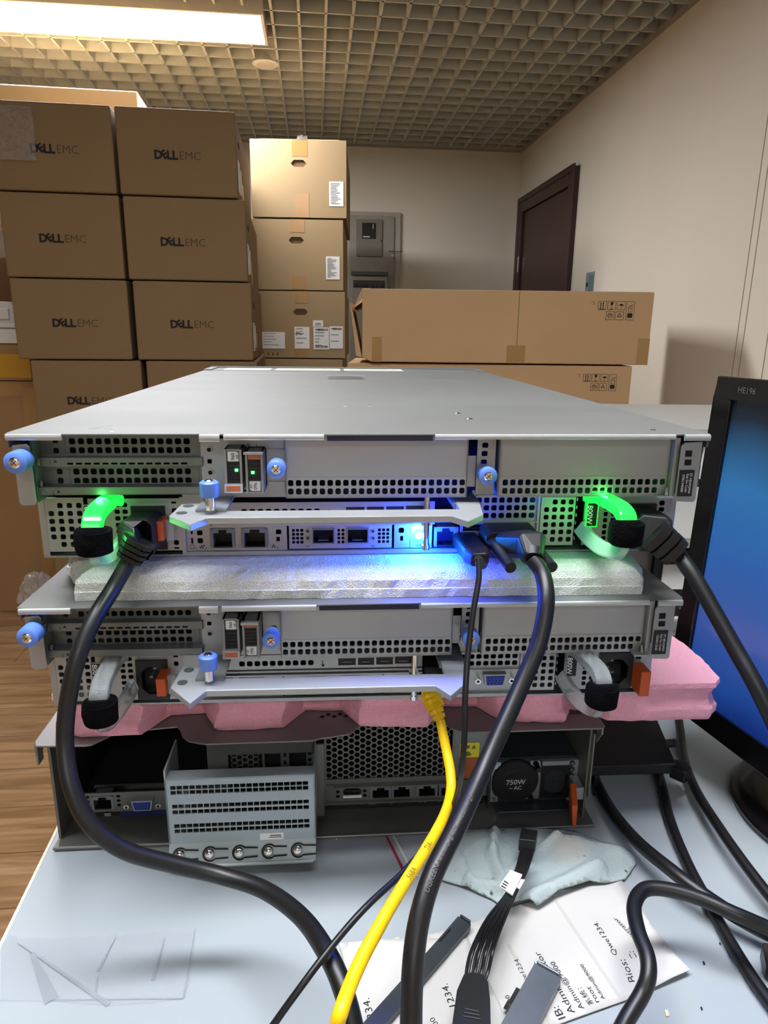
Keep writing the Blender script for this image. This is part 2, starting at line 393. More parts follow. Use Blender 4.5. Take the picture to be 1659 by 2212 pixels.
lg_px = {(0, 0): (119, 313), (0, 1): (385, 327), (1, 0): (137, 507), (1, 1): (397, 515), (2, 0): (164, 690), (2, 1): (417, 693), (3, 0): (195, 858)}
rows = [((-130, 245), (252, 511)), ((4, 263), (270, 533)), ((30, 281), (292, 546)), ((65, 305), (315, 556))]
names = [['top left', 'top right'], ['second row left', 'second row right'], ['third row left', 'third row right'], ['fourth row left', 'fourth row right']]
words = [['topmost in the left column, clear bag over its corner', 'topmost in the right column of the left stack'],
         ['in the left column, second from the top', 'in the right column of the left stack, second from top'],
         ['in the left column, third from the top', 'in the right column of the left stack, third from top'],
         ['in the left column, fourth from the top, logo cut by the server lid', 'in the right column, fourth from the top, mostly behind the server lid']]
STACKG = 'brown cartons with a printed logo in the left stack'
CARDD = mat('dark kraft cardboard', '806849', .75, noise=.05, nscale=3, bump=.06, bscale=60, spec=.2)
for i in range(7):
    for c in range(2):
        rr = rows[min(i, 3)][c]; yy = [316, 510, 690, 790][min(i, 3)]
        a = on_stack(rr[0], yy); e = on_stack(rr[1], yy)
        if False: sh = ux*(.012*(i-3)); a = a+sh; e = e+sh
        w = (e-a).length; h = Z_[i]-Z_[i+1]-.004; P = Vector((a.x, a.y, Z_[i+1]))
        jx = [0, .004, -.003, .002, 0, .003, 0][i]
        lab = ('logo carton ' + words[i][c]) if i < 4 else 'brown carton low in the left stack behind the table, %s column' % ('left', 'right')[c]
        if i >= 4: lab = 'brown carton low in the %s column of the left stack, %s' % (('left', 'right')[c], ('under the fourth', 'under the fifth', 'lowest on the floor')[i-4])
        r = thing('cardboard_box', lab, 'box', P + vx*jx, PS, STACKG)
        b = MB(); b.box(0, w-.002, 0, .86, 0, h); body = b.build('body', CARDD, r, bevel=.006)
        if (i, c) in lg_px:
            u, z = face_uv(P + vx*jx, PS, *lg_px[(i, c)]); b = MB(); logo(b, u, -.0008, z-.012, .036, 0, 1); b.build('printed_logo', [CARDINK, CARDINK2], r)
        if c == 1 and i < 4:   # labels and tape on the side
            b = MB()
            for (y0, y1, z0, z1) in ((.05, .13, .03, .13), (.16, .22, .04, .12)): b.box(w-.0018, w-.0008, y0, y1, z0, z1)
            b.build('shipping_label', WHITEP, r)
            b = MB(); b.box(w-.0018, w-.0006, .25, .3, 0, .09); b.build('tape', TAPE, r)
            b = MB(); b.prism([(.10, .19), (.12, .2), (.15, .2), (.17, .19), (.15, .18), (.12, .18)], w-.0018, w-.0004, 'u'); b.build('hand_hole', HOLE, r)
# third column, turned end on, with hand holes
P3Y = 3.37; K3 = 3.37/2.6; n3 = Vector((-sin(.03), cos(.03), 0)); B3 = Vector((-.4, P3Y, 0))
c3 = [((541, 748), .634, .383), ((541, 741), .379, .139), ((553, 745), .137, -.101), ((562, 740), -.103, -.355), ((565, 742), -.357, -.62), ((565, 742), -.622, -.89), ((565, 742), -.892, -H)]
w3 = ['topmost of the third column, tape tab sticking up', 'second from the top of the third column, white sheet low right', 'third from the top of the third column, with four white labels', 'fourth in the third column, only its top edge above the server lid', 'fifth in the third column', 'sixth in the third column', 'lowest in the third column']
def slip(b, u0, u1, z0, z1, y=-.0012, rows_=9, seed=1):
    rd = random.Random(seed); b.box(u0, u1, y, y+.001, z0, z1, 0); H_ = z1-z0; W_ = u1-u0
    for k in range(rows_):
        zz = z1 - H_*(.08+.86*k/rows_); a = u0+W_*.1; e = u0+W_*(.35+.5*rd.random())
        b.box(a, e, y-.0004, y, zz-H_*.022, zz, 1)
def barcode(b, u0, u1, z0, z1, y=-.0017, seed=2):
    rd = random.Random(seed); u = u0
    while u < u1:
        t = rd.choice((.0012, .002, .003)); b.box(u, min(u+t, u1), y, y+.0004, z0, z1, 1); u += t+rd.choice((.0012, .002))
for i, ((xa, xb), zt, zb) in enumerate(c3[:6]):
    zt *= K3; zb = max(zb*K3, -H) if i < 5 else -H
    yy = (360, 560, 700, 790, 790, 790, 790)[i]; a = on_plane(xa, yy, B3, n3); e = on_plane(xb, yy, B3, n3); w = (e-a).length; h = zt-zb-.003
    P = Vector((a.x, a.y, H+zb)); r = thing('cardboard_box', 'tan carton ' + w3[i], 'box', P, .03, 'tan cartons stacked end on beside the logo cartons')
    hh = []
    if i < 3:
        cxp = [(645, 353), (640, 519), (649, 674)][i]; u, z = face_uv(P, .03, *cxp); hh = [(u-.034, u+.034, z-.0145, z+.0145)]
    b = MB(); b.plate(0, w, 0, h, 0, .005, hh, ch=.45)
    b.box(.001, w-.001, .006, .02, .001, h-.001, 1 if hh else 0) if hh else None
    b.box(0, w, .03 if hh else .005, .8, 0, h); b.box(0, w, .005, .03, h-.004, h); b.box(0, .004, .005, .03, 0, h); b.box(w-.004, w, .005, .03, 0, h)
    b.build('body', [mat('tan kraft cardboard', 'a18a66', .75, noise=.06, nscale=3, bump=.08, bscale=60, spec=.2), mat('cardboard shaded for hand hole', '6d5236', .8)], r)  # inner cardboard coloured darker as shade in the hand hole
    if i < 3:
        tp = [((630, 303), (664, 338), (637, 418), (668, 470)), ((626, 473), (658, 502), (631, 597), (661, 625)), ((637, 628), (665, 655), (635, 752), (665, 773))][i]
        for q in (0, 2):
            (u0, z1), (u1, z0) = face_uv(P, .03, *tp[q]), face_uv(P, .03, *tp[q+1])
            b = MB(); b.box(u0, u1, -.0006, -.0001, max(z0, .0), min(z1, h)); 
            if q == 0: b.box(u0, u1, -.0006, .6, h, h+.0006)
            b.build('tape', TAPE, r)
    if i == 0:
        b = MB(); u0 = face_uv(P, .03, 640, 300)[0]
        for k in range(5): b.hexa([(u0+.006*k, -.002, h), (u0+.006*k+.012, 0, h), (u0+.01*k+.012, .03, h), (u0+.01*k, .03, h), (u0+.009*k+.004, -.006, h+.012+.004*(k % 3)), (u0+.009*k+.012, -.004, h+.016-.003*(k % 2)), (u0+.009*k+.012, .01, h+.012), (u0+.009*k+.004, .01, h+.01)])
        b.build('tape_tab', CRYST, r)
        b = MB(); b.hexa([(.02, .004, h), (w*.98, .004, h), (w*.98, .4, h), (.02, .4, h), (.05, .02, h+.006), (w*.9, .01, h+.004), (w*.9, .4, h+.012), (.05, .4, h+.012)]); b.build('top_flap', CARD2, r)
    if i in (0, 1):
        (u0, z1), (u1, z0) = [face_uv(P, .03, *q) for q in (((711, 392), (742, 446)), ((704, 554), (734, 604)))[i]]
        b = MB(); slip(b, u0, u1, z0, z1, seed=i, rows_=14); b.build('paper_slip', [WHITEP, GREYINK], r)
    if i == 2:
        for k, (p0, p1) in enumerate((((563, 717), (616, 753)), ((636, 706), (669, 753)), ((677, 707), (711, 755)), ((712, 705), (741, 753)), ((676, 692), (698, 706)))):
            (u0, z1), (u1, z0) = face_uv(P, .03, *p0), face_uv(P, .03, *p1)
            b = MB()
            if k < 4: slip(b, u0, u1, z0, z1, seed=10+k, rows_=(5, 4, 6, 3)[k])
            else:
                b.box(u0, u1, -.0012, -.0002, z0, z1); b.text('CFS', .017, ((u0+u1)/2, -.0016, (z0+z1)/2-.003), (1, 0, 0), (0, 0, 1), 1, .02)
            if k == 1: b.text('EC', .027, (u0+.022, -.0018, z1-.028), (1, 0, .1), (.3, 0, 1), 1)
            if k in (2, 3): barcode(b, u0+.012, u1-.006, z1-.016, z1-.006, seed=k)
            if k == 2: barcode(b, u0+.008, u1-.006, z0+.008, z0+.018, seed=7)
            b.build('shipping_label', [WHITEP, INK], r)
        b = MB()
        for k, u in enumerate((.027, .048, .07, .092)): b.box(u, u+.012, -.0005, -.0001, .011, .0135); b.box(u+.004, u+.008, -.0005, -.0001, .0135, .024)
        b.build('printed_marks', CARDINK, r)
# cartons lying on the stack near the lamp
r = thing('cardboard_box', 'brightly lit carton lying on top of the left stack under the lamp', 'box', (0, 0, 0), PS)
q = at(296, 197, Y=3.05); r.location = q - ux*.85 - Vector((0, 0, q.z-Z_[0])); hh = q.z-Z_[0]
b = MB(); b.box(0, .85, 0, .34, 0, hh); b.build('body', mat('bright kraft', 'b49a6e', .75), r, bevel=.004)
b = MB(); b.text('DELL EMC', .022, (.50, -.0008, hh-.075), (1, 0, 0), (0, 0, 1)); b.build('printed_logo', CARDINK2, r)
r2 = thing('cardboard_box', 'flat open carton sheet on top of the lit carton near the lamp', 'box', (r.location.x, r.location.y, r.location.z+hh), PS)
r2.location = at(-120, 190, Y=3.06); r2.location.z = q.z+.001
b = MB(); b.hexa([(0, .0, 0), (.44, .06, 0), (.44, .26, 0), (0, .26, 0), (0, .0, .012), (.44, .06, .03), (.47, .26, .02), (0, .26, .014)]); b.build('body', CARD2, r2, bevel=.002)
# clear bag hanging over the top left carton
def crumple(name, label, cat, c, rx, ry, rz, m, n=22, amp=.25, seed=3):
    rd = random.Random(seed); b = MB(); i0 = 0; bm = bmesh.new(); bmesh.ops.create_icosphere(bm, subdivisions=4, radius=1)
    from mathutils import noise as nz
    for v in bm.verts:
        p = v.co.copy(); k = 1 + amp*nz.noise(p*2.1+Vector((seed, 0, 0))) + amp*.55*nz.noise(p*6+Vector((0, seed, 0))) + amp*.35*abs(nz.noise(p*14))
        v.co = Vector((p.x*rx*k, p.y*ry*k, p.z*rz*k))
    zm = min(v.co.z for v in bm.verts)
    for v in bm.verts: v.co.z -= zm
    me = bpy.data.meshes.new(name); bm.to_mesh(me); bm.free(); me.materials.append(m)
    o = bpy.data.objects.new(name, me); COL.objects.link(o); o.location = c; return tag(o, label, cat)
BAGM = mat('crinkled clear bag', 'd8d4d0', .08, alpha=.13, bump=1, bscale=30)
def sheet(name, label, cat, A, ex, ez, w, h, nrm, m, n=16, amp=.004, seed=1, thick=.0006, extra=None):
    from mathutils import noise as nz
    b = MB(); A = Vector(A); ex = Vector(ex).normalized(); ez = Vector(ez).normalized(); nrm = Vector(nrm).normalized(); g = {}
    for i in range(n+1):
        for j in range(n+1):
            d = amp*(nz.noise(Vector((i*.35, j*.35, seed)))+.6*nz.noise(Vector((i*.9, j*.7, seed+5)))) + amp
            g[i, j] = A + ex*(w*i/n) + ez*(h*j/n) + nrm*d
    for i in range(n):
        for j in range(n): b.face([g[i, j], g[i+1, j], g[i+1, j+1], g[i, j+1]])
    o = b.build(name, m, smooth=True, origin='auto'); s = o.modifiers.new('thickness', 'SOLIDIFY'); s.thickness = thick
    return tag(o, label, cat)
a = on_stack(-40, 330)
bag = sheet('plastic_bag', 'crinkled clear document bag on the top left logo carton', 'bag', a - vx*.004 + Vector((0, 0, -.02)), ux, (0, 0, 1), (on_stack(82, 330)-a).length, .155, -vx, BAGM, n=44, amp=.013)
# left edge: foam, tub, taped boxes, tall cartons
WF = mat('white styrofoam', 'd9d7d2', .8, bump=.2, bscale=400)
Lp = lambda x, y: at(x, y, Y=2.66)
def at_left(x0, x1, z0, z1, depth, name, label, cat, m, dy=0, bev=.004, build=True):
    P = Vector((x0, 2.66+dy, H+z0)); r = thing(name, label, cat, P, 0); b = MB(); b.box(0, x1-x0, 0, depth, 0, z1-z0); b.build('body', m, r, bevel=bev); return r
r = at_left(-1.80, -1.345, -H, -.205, .6, 'cardboard_box', 'tall light brown carton on the floor at the left edge', 'box', CARD, 0, .006)
b = MB(); b.box(.40, .456, -.0008, -.0002, .1, .93); b.box(.0, .40, -.0008, -.0002, .90, .945); b.build('tape', TAPE, r)
r = at_left(-1.80, -1.362, -.203, -.066, .5, 'cardboard_box', 'small carton wrapped in yellow tape, on the tall left carton', 'box', CARD, .01)
b = MB(); b.box(-.001, .439, -.001, .3, .012, .10); b.build('tape', mat('yellow packing tape', 'b98a1c', .2), r)
r = at_left(-1.80, -1.368, -.064, -.008, .5, 'foam_block', 'white styrofoam slab on the yellow taped carton', 'foam', WF, .01)
r = thing('foam_block', 'stepped white styrofoam piece, topmost on the left pile', 'foam', (-1.8, 2.67, H-.006)); b = MB()
b.prism([(0, 0), (.43, 0), (.42, .03), (.405, .075), (.375, .095), (.0, .1)], 0, .1, 'v'); b.prism([(0, 0), (.435, 0), (.43, .02), (0, .03)], -.015, 0, 'v'); b.box(0, .385, -.012, 0, .03, .07); b.build('body', WF, r, bevel=.004)
r = thing('cardboard_box', 'brown carton with shade in its colour deep behind the left stack', 'box', (-2.2, 3.62, 0), .1); b = MB(); b.box(0, .72, 0, .5, 0, H+.62); b.build('body', mat('shadowed kraft', '7d5a3c', .8), r, bevel=.005)  # kraft darkened in its base colour for the shade back there
crumple('bubble_wrap', 'crumpled clear bubble wrap on the floor by the left cartons', 'wrap', (-1.385, 2.55, 0), .07, .05, .09, BAGM if False else mat('bubble wrap', 'cfc8c0', .12, alpha=.45, bump=.8, bscale=40), amp=.4)
sheet('plastic_strip', 'twisted clear plastic strip hanging at the far left', 'wrap', at(-8, 560, Y=2.62), (1, .1, .1), (0, 0, 1), .06, .1, (0, -1, 0), mat('frosted film', 'c9beb0', .3, alpha=.7), n=8, amp=.02)
# long cartons on the right
PR = Vector((-.079, 2.45, H-.105)); PR = Vector((-.084, 2.45, H-.108))
ICON = CARDINK2
def marks(r, u, z, s, y=-.0012):
    """row of printed handling marks: arrows, glass, umbrella, hooks and recycling signs"""
    b = MB()
    def fr(a, c, w, h, t=.0011): b.box(a, a+w, y, y+.0005, c, c+t); b.box(a, a+w, y, y+.0005, c+h-t, c+h); b.box(a, a+t, y, y+.0005, c, c+h); b.box(a+w-t, a+w, y, y+.0005, c, c+h)
    for k in range(3): fr(u+k*s*1.15, z, s, s)
    for k in (1, 2): fr(u+k*s*1.15-.1*s, z-s*1.18, s, s)
    fr(u+3*s*1.15, z-s*1.18, s, s*2.18)
    for k in (.33, .62): b.box(u+k*s-.0012, u+k*s+.0012, y, y+.0005, z+.1*s, z+.75*s, 1); b.prism([(u+(k-.09)*s, z+.72*s), (u+(k+.09)*s, z+.72*s), (u+k*s, z+.88*s)], y, y+.0005, 'v', 1)
    b.box(u+.15*s, u+.85*s, y, y+.0005, z+.06*s, z+.1*s, 1)
    g = u+1.15*s; b.prism([(g+.34*s, z+.9*s), (g+.70*s, z+.9*s), (g+.64*s, z+.55*s), (g+.4*s, z+.55*s)], y, y+.0005, 'v', 1); b.box(g+.5*s, g+.54*s, y, y+.0005, z+.12*s, z+.55*s, 1); b.box(g+.36*s, g+.68*s, y, y+.0005, z+.06*s, z+.12*s, 1)
    g = u+2.3*s; b.prism([(g+.22*s, z+.5*s), (g+.35*s, z+.66*s), (g+.52*s, z+.72*s), (g+.7*s, z+.66*s), (g+.82*s, z+.5*s)], y, y+.0005, 'v', 1); b.box(g+.5*s, g+.54*s, y, y+.0005, z+.12*s, z+.5*s, 1)
    g = u+3.45*s; b.box(g+.2*s, g+.8*s, y, y+.0005, z-.9*s, z-.38*s, 1); fr(g+.25*s, z-.25*s, .5*s, .45*s)
    for q in ((0, 1), (1, 0)): b.prism([(g+.2*s, z+(.3+.3*q[0])*s), (g+.25*s, z+(.27+.3*q[0])*s), (g+.85*s, z+(.3+.3*q[1])*s), (g+.8*s, z+(.35+.3*q[1])*s)], y, y+.0005, 'v', 0)
    g = u+2.2*s; h0 = z-1.05*s; b.prism([(g+.5*s, h0+.75*s), (g+.2*s, h0+.22*s), (g+.8*s, h0+.22*s)], y, y+.0003, 'v', 0); b.prism([(g+.5*s, h0+.58*s), (g+.35*s, h0+.3*s), (g+.65*s, h0+.3*s)], y-.0003, y, 'v', 2)
    g = u+1.05*s; b.ring((g+.5*s, z-.68*s), .3*s, .25*s, y, y+.0004, 18, 0); b.ring((g+.42*s, z-.62*s), .14*s, .11*s, y, y+.0004, 12, 0); b.ring((g+.6*s, z-.62*s), .14*s, .11*s, y, y+.0004, 12, 0)
    b.box(u-.85*s, u-.5*s, y, y+.0005, z+.9*s, z+.94*s); b.box(u-.52*s, u-.48*s, y, y+.0005, z+.55*s, z+.94*s)
    b.build('printed_marks', [ICON, CARDINK, CARD2], r)
r = thing('cardboard_box', 'long tan carton on top of the right pile, in front of the door', 'box', (PR.x, PR.y, H-.106), 0, 'long tan cartons laid crosswise in the right pile')
b = MB(); b.prism([(.033, 0), (1.0, 0), (1.0, .244), (.0, .244), (.0, .015)], 0, .45, 'v'); b.build('body', CARD2, r, bevel=.004)
b = MB(); b.hexa([(-.03, .02, .18), (.0, .0, .2), (.0, .43, .2), (-.03, .4, .18), (-.001, .02, .246), (.03, .0, .246), (.03, .43, .246), (-.001, .4, .246)]); b.hexa([(-.02, .0, .02), (.0, -.001, .015), (0, .3, .015), (-.02, .3, .02), (-.045, .05, .2), (-.04, .045, .2), (-.04, .3, .2), (-.045, .3, .2)]); b.build('side_flap', CARD2, r)
for (u0, u1, z0, z1) in ((.505, .57, .004, .062), (.035, .07, .0, .085), (.96, 1.0, .0, .09)): b = MB(); b.box(u0, u1, -.0008, -.0001, z0, z1); b.build('tape', TAPE, r)
u, z = face_uv((PR.x, PR.y, H-.106), 0, 1291, 669); marks(r, u, z, .0283)
b = MB(); b.box(.538, .5395, -.0006, -.0001, 0, .244); b.build('crease', CARDINK2, r)
for k, (x0, x1, zt, zb, yw, lab) in enumerate(((-.135, .868, -.108, -.372, -.015, 'long tan carton second from the top of the right pile, partly under the lid line'), (-.10, .9, -.374, -.636, 0, 'long carton third in the right pile'), (-.1, .9, -.638, -.9, 0, 'long carton fourth in the right pile'), (-.1, .9, -.902, -H, 0, 'long carton lowest in the right pile, on the floor'))):
    P = (x0, 2.46+(.012 if k == 0 else 0), H+zb); r = thing('cardboard_box', lab, 'box', P, yw, 'long tan cartons laid crosswise in the right pile')
    b = MB(); b.box(0, x1-x0, 0, .45, 0, zt-zb-.003); b.build('body', CARD2, r, bevel=.004)
    if k == 0: u, z = face_uv(P, yw, 1259, 824); marks(r, u, z, .0266)
# ---------------------------------------------------------------- rack servers
DARK = mat('painted recess shade', '08080a', .8)  # near black painted as the shade in slots and behind the cards
PORT = mat('port cavity', '050506', .5)
PSUM = mat('psu face steel', 'a9adae', .45, .65, noise=.06, nscale=20)
LEDG = mat('green led', '30ff50', .3, emit='30ff50', estr=14)
GLOWG = mat('green lit handle', '20d040', .25, emit='18e83c', estr=1.5)
GLOWG2 = mat('green lit core', 'a0ffc0', .3, emit='7dffae', estr=4)
BLUEL = mat('blue identification light', '60c0ff', .3, emit='58c8ff', estr=5)
PALE = mat('pale translucent plastic', 'cfe6df', .2, trans=.5, alpha=.9)
def g(u0, u1, w0, w1, nc, nr, hu, hw=None):
    hw = hw or hu; pu = (u1-u0-hu)/(nc-1) if nc > 1 else 0; pw = (w1-w0-hw)/(nr-1) if nr > 1 else 0
    return [(u0+pu*i, u0+pu*i+hu, w0+pw*j, w0+pw*j+hw) for i in range(nc) for j in range(nr)]
def thumb(root, u, v, w, Z0, ax='v', r=5.4, L=9, tilt=0):
    b = MB(Z0, .001); n = 36; rr = []
    b0 = (u, v, w); d = Vector((0, 1, 0)) if ax == 'v' else Vector((0, 0, 1))
    def pt(t): return tuple(Vector(b0)+d*t)
    b.tube([pt(0), pt(.8), pt(1.2), pt(L-1.5), pt(L)], [r*.72, r*.92, r, r, r*.93], 36); k = b.build('thumbscrew', BLUEP, root, smooth=True)
    b = MB(Z0, .001); b.tube([pt(-.6), pt(0), pt(.1)], [r*.38, r*.5, r*.5], 18)
    b.cyl(pt(L), pt(L+8), r*.5, n=14); k2 = b.build('screw', CHROME, k, smooth=True)
    b = MB(Z0, .001)
    if ax == 'v':
        for s in (1, -1): b.prism([(u-1.5, w-.35-1.2*s), (u-1.2, w+.0-1.5*s), (u+1.5, w+1.2*s), (u+1.2, w+1.5*s)] if s > 0 else [(u-1.5, w+1.2), (u-1.2, w+1.5), (u+1.5, w-1.2), (u+1.2, w-1.5)], v-.75, v-.6, 'v')
    else: b.box(u-1.5, u+1.5, v-.3, v+.3, w-.75, w-.6)
    b.build('screw_slot', DARK, k)
    return k
def psu(root, side, lit, plug, Z0=87.):
    """hot-swap supply; built at its own place in the chassis"""
    L_ = side == 'L'
    b = MB(Z0, .001)
    if L_:
        hs = [h for k, h in enumerate(g(8.6, 30, 49.5, 79.5, 4, 6, 3.5)) if k not in (0, 5)]
        b.plate(6.8, 31.2, 46, 82.6, 30, 1, hs); b.plate(34, 93, 46.8, 82.6, 30, 1, g(50.6, 59, 49.6, 79.8, 2, 7, 3.4, 3)+[(87.3, 90.6, 53.5, 57), (87.3, 90.6, 49, 50.4), (87.3, 90.6, 75.5, 78.8), (87.3, 90.6, 80.3, 81.6), (61.5, 83.2, 51.6, 81.4)])
        b.box(31.2, 34, 44, 60, 46, 47)
    else:
        hs = [h for k, h in enumerate(g(337.8, 358.2, 49.3, 79.6, 4, 6, 3.5)) if k not in (0, 5)]
        b.plate(335.6, 359.6, 47.6, 82, 30, 1, hs); b.plate(366, 427, 47.2, 82, 30, 1, g(380, 388.5, 49.6, 79, 2, 7, 3.2)+[(419, 423, 50.5, 54), (419, 423, 55.2, 58.5), (391.3, 416.6, 52.4, 81)])
        b.plate(60, 84, 48, 82, 361, 1, [(62+7*i, 65.5+7*i, 50+5.5*j, 53.5+5.5*j) for i in range(3) for j in range(6)]) if False else None
        for j in range(6): b.box(360.6, 361.4, 31, 58, 48.5+5.6*j, 50.6+5.6*j)
    o = b.build('power_supply', PSUM, root)
    su = (61.5, 83.2, 51.6, 81.4) if L_ else (391.3, 416.6, 52.4, 81)
    b = MB(Z0, .001); a, c, d, e = su; m_ = (a+c)/2
    b.plate(a, c, d, e, 28, 3, [(a+3.4, c-3.4, d+5, e-4)], ch=.3); b.box(a+1, c-1, 45, 46, d+1, e-1)
    b.build('power_socket', BLK, o)
    for (x, y) in ((m_, d+10), (m_-3, e-13), (m_+1, e-9)) if not plug else (): b = MB(Z0, .001); b.box(x-1.2, x+1.2, 36, 46, y-.8, y+.8); b.build('contact_pin', STEELD, o)
    b = MB(Z0, .001)
    if L_: b.box(78.8, 85.2, 13, 29, 57.9, 71)
    else: b.box(416.8, 424, 14, 29, 60.5, 80) if not plug else b.box(416.8, 424, 20, 29, 60.5, 68)
    b.build('release_latch', ORANGE, o, bevel=.0006)
    if L_: b = MB(Z0, .001); b.box(85.2, 90, 20, 22, 59, 73); b.build('latch_arm', CLEARP, o)
    # 800W tag
    lu = (35.2, 43, 49, 63) if L_ else (364.6, 371.2, 49.6, 65.4)
    b = MB(Z0, .001); b.box(lu[0]-.8, lu[1]+.8, 20, 21, lu[2]-.8, lu[3]+.8, 0); b.box(lu[0], lu[1], 19.6, 20, lu[2], lu[3], 1)
    b.text('800W', 5.2, ((lu[0]+lu[1])/2+1.7 if False else (lu[0]+lu[1])/2-1.7, 19.4, (lu[2]+lu[3])/2), (0, 0, -1), (1, 0, 0), 2, .012)
    b.box((lu[0]+lu[1])/2-1, (lu[0]+lu[1])/2+1, 21, 30, lu[2]+2, lu[3]-2, 0)
    b.build('wattage_label', [GLOWG if (lit and not L_) else CLEARP, BLK, WHITEP], o)
    if L_: pth = [(52, 30, 48), (51.5, 20, 45.5), (52, 6, 45), (53, -10, 45.5), (54, -20, 48), (54, -23.5, 54)]; low = [(54, -23.5, 54), (54, -23, 65), (54.5, -18, 71.5), (56, -4, 74), (58.5, 12, 72), (60, 26, 68)]
    else: pth = [(369, 30, 47), (370.5, 18, 44.5), (373, 4, 45), (375.5, -7, 46.5), (376, -15, 50), (375.5, -17, 56)]; low = [(375.5, -17, 56), (374.5, -17, 67), (373, -13, 73), (369, 0, 75), (365, 14, 72), (363, 26, 68)]
    b = MB(Z0, .001); b.tube(smoothpath(pth, 5), 8.0, 4, 0, flat=.62); b.tube(smoothpath(low, 5), 7.0, 4, 1, flat=.6)
    if lit:
        q = pth[1]; b.box(q[0]-2.4, q[0]+2.4, q[1]-6, q[1]+4, q[2]-.2, q[2]+.9, 2) if False else None
    hnd = b.build('pull_handle', [GLOWG if lit else CLEARP, PALE if lit else CLEARP], o, bevel=.0012, merge=1e-5)
    c_ = (54, -23, 0) if L_ else (374.8, -17, 0)
    b = MB(Z0, .001); b.tube([(c_[0], c_[1], 51), (c_[0], c_[1]-.5, 53), (c_[0], c_[1]-1, 59), (c_[0], c_[1], 65), (c_[0], c_[1], 67)], [8.2, 9.8, 10.4, 9.8, 7.6], 26)
    b.tube([(c_[0]+1.5, c_[1]-1, 52.4), (c_[0]+1.5, c_[1]-1, 65.6)], [10, 9.4], 26)
    b.build('hook_and_loop_strap', FUZZ, o, smooth=True)
    if lit:
        q = pth[2]; lamp('P', 'handle_light', ((q[0]-3)/1000, (q[1]+6)/1000, (Z0-q[2]+5)/1000), (.06, 1, .15), GREEN_W, .004, o)
        q = low[3]; lamp('P', 'handle_light', ((q[0]+(6 if L_ else -10))/1000, (q[1]-4)/1000, (Z0-q[2]+12)/1000), (.06, 1, .15), GREEN_W*.8, .004, o)
    return o
def drive(root, u, w, flip, lit, Z0=87.):
    b = MB(Z0, .001)
    a, c, d, e = u, u+10.6, w, w+26.2
    b.box(a, a+1.3, 0, 19, d, e); b.box(c-1.3, c, 0, 19, d, e); b.box(a, c, 1.5, 19, d, d+1.2); b.box(a, c, 1.5, 19, e-1.2, e); b.box(a+1.3, c-1.3, 3, 18, d+1, e-1)
    o = b.build('drive_module', mat('drive housing', '8f8f8c', .45, .4), root)
    b = MB(Z0, .001); gl = (d+8, e-5) if not flip else (d+5.4, e-8); b.box(a+1.3, c-1.3, 2.4, 3, gl[0], gl[1])
    for k in range(5): y = gl[0]+1.6+k*2.4; b.box(a+2, c-2, 1.9, 2.4, y, y+.9)
    b.build('grille', BLK, o)
    b = MB(Z0, .001)
    if not flip: b.hexa([(a-.2, -2, e-4.6), (c+.2, -2, e-4.6), (c+.2, 3, e-4.9), (a-.2, 3, e-4.9), (a-.2, -3, e+.2), (c+.2, -3, e+.2), (c+.2, 3, e), (a-.2, 3, e)]); b.box(a+1.2, c-1.2, -2.9, -2.2, e-4.2, e-.9, 1)
    else: b.hexa([(a-.4, -3.5, d-.3), (c+.4, -3.5, d-.3), (c+.4, 3, d+.2), (a-.4, 3, d+.2), (a-.4, -3.5, d+1.1), (c+.4, -3.5, d+1.1), (c+.4, 3, d+1.4), (a-.4, 3, d+1.4)]); b.box(a+1.6, c-1.6, .4, 1.6, d+1.4, d+4.6, 1)
    b.build('release_latch', [STEEL, mat('copper orange latch', 'b5663c', .5)], o)
    b = MB(Z0, .001); l0, l1 = (d+1.6, d+7.6) if not flip else (e-7.6, e-1.6)
    b.prism([(a+2, l0), (c-3.2, l0), (c-2, l0+1.2), (c-2, l1), (a+2, l1)] if not flip else [(a+2, l0), (c-2, l0), (c-2, l1), (a+3.2, l1), (a+2, l1-1.2)], 1.6, 2.4, 'v')
    m_ = (a+c)/2; mw = (l0+l1)/2
    if not flip: b.text('960', 3.0, (m_-.2, 1.5, mw), (0, 0, 1), (-1, 0, 0), 1, .01); b.text('GB', 2.0, (m_+2.4, 1.5, mw+.2), (0, 0, 1), (-1, 0, 0), 1, .01)
    else: b.text('960', 3.0, (m_+.2, 1.5, mw), (0, 0, -1), (1, 0, 0), 1, .01); b.text('GB', 2.0, (m_-2.4, 1.5, mw), (0, 0, -1), (1, 0, 0), 1, .01)
    b.build('capacity_label', [WHITEP, INK], o)
    if lit:
        b = MB(Z0, .001); b.box(m_+(.8 if not flip else -2.0), m_+(2.6 if not flip else -.2), 1.2, 1.9, d+12.2, d+13.8); b.build('status_light', LEDG, o)
    return o
def rj45(root, a, c, d, e, v=33, Z0=87.):
    b = MB(Z0, .001); m_ = (a+c)/2
    b.box(a, c, v+10, v+11, d, e, 0)
    b.box(a, a+2, v-.4, v+10, d, e, 1); b.box(c-2, c, v-.4, v+10, d, e, 1); b.box(a, c, v-.4, v+10, d, d+1, 1)
    b.box(a+2, a+5.5, v-.3, v+8, d+1, d+3.4, 1); b.box(c-5.5, c-2, v-.3, v+8, d+1, d+3.4, 1); b.box(a, c, v-.2, v+10, e-.9, e, 2)
    return b.build('network_port', [PORT, STEELD, BLK], root)
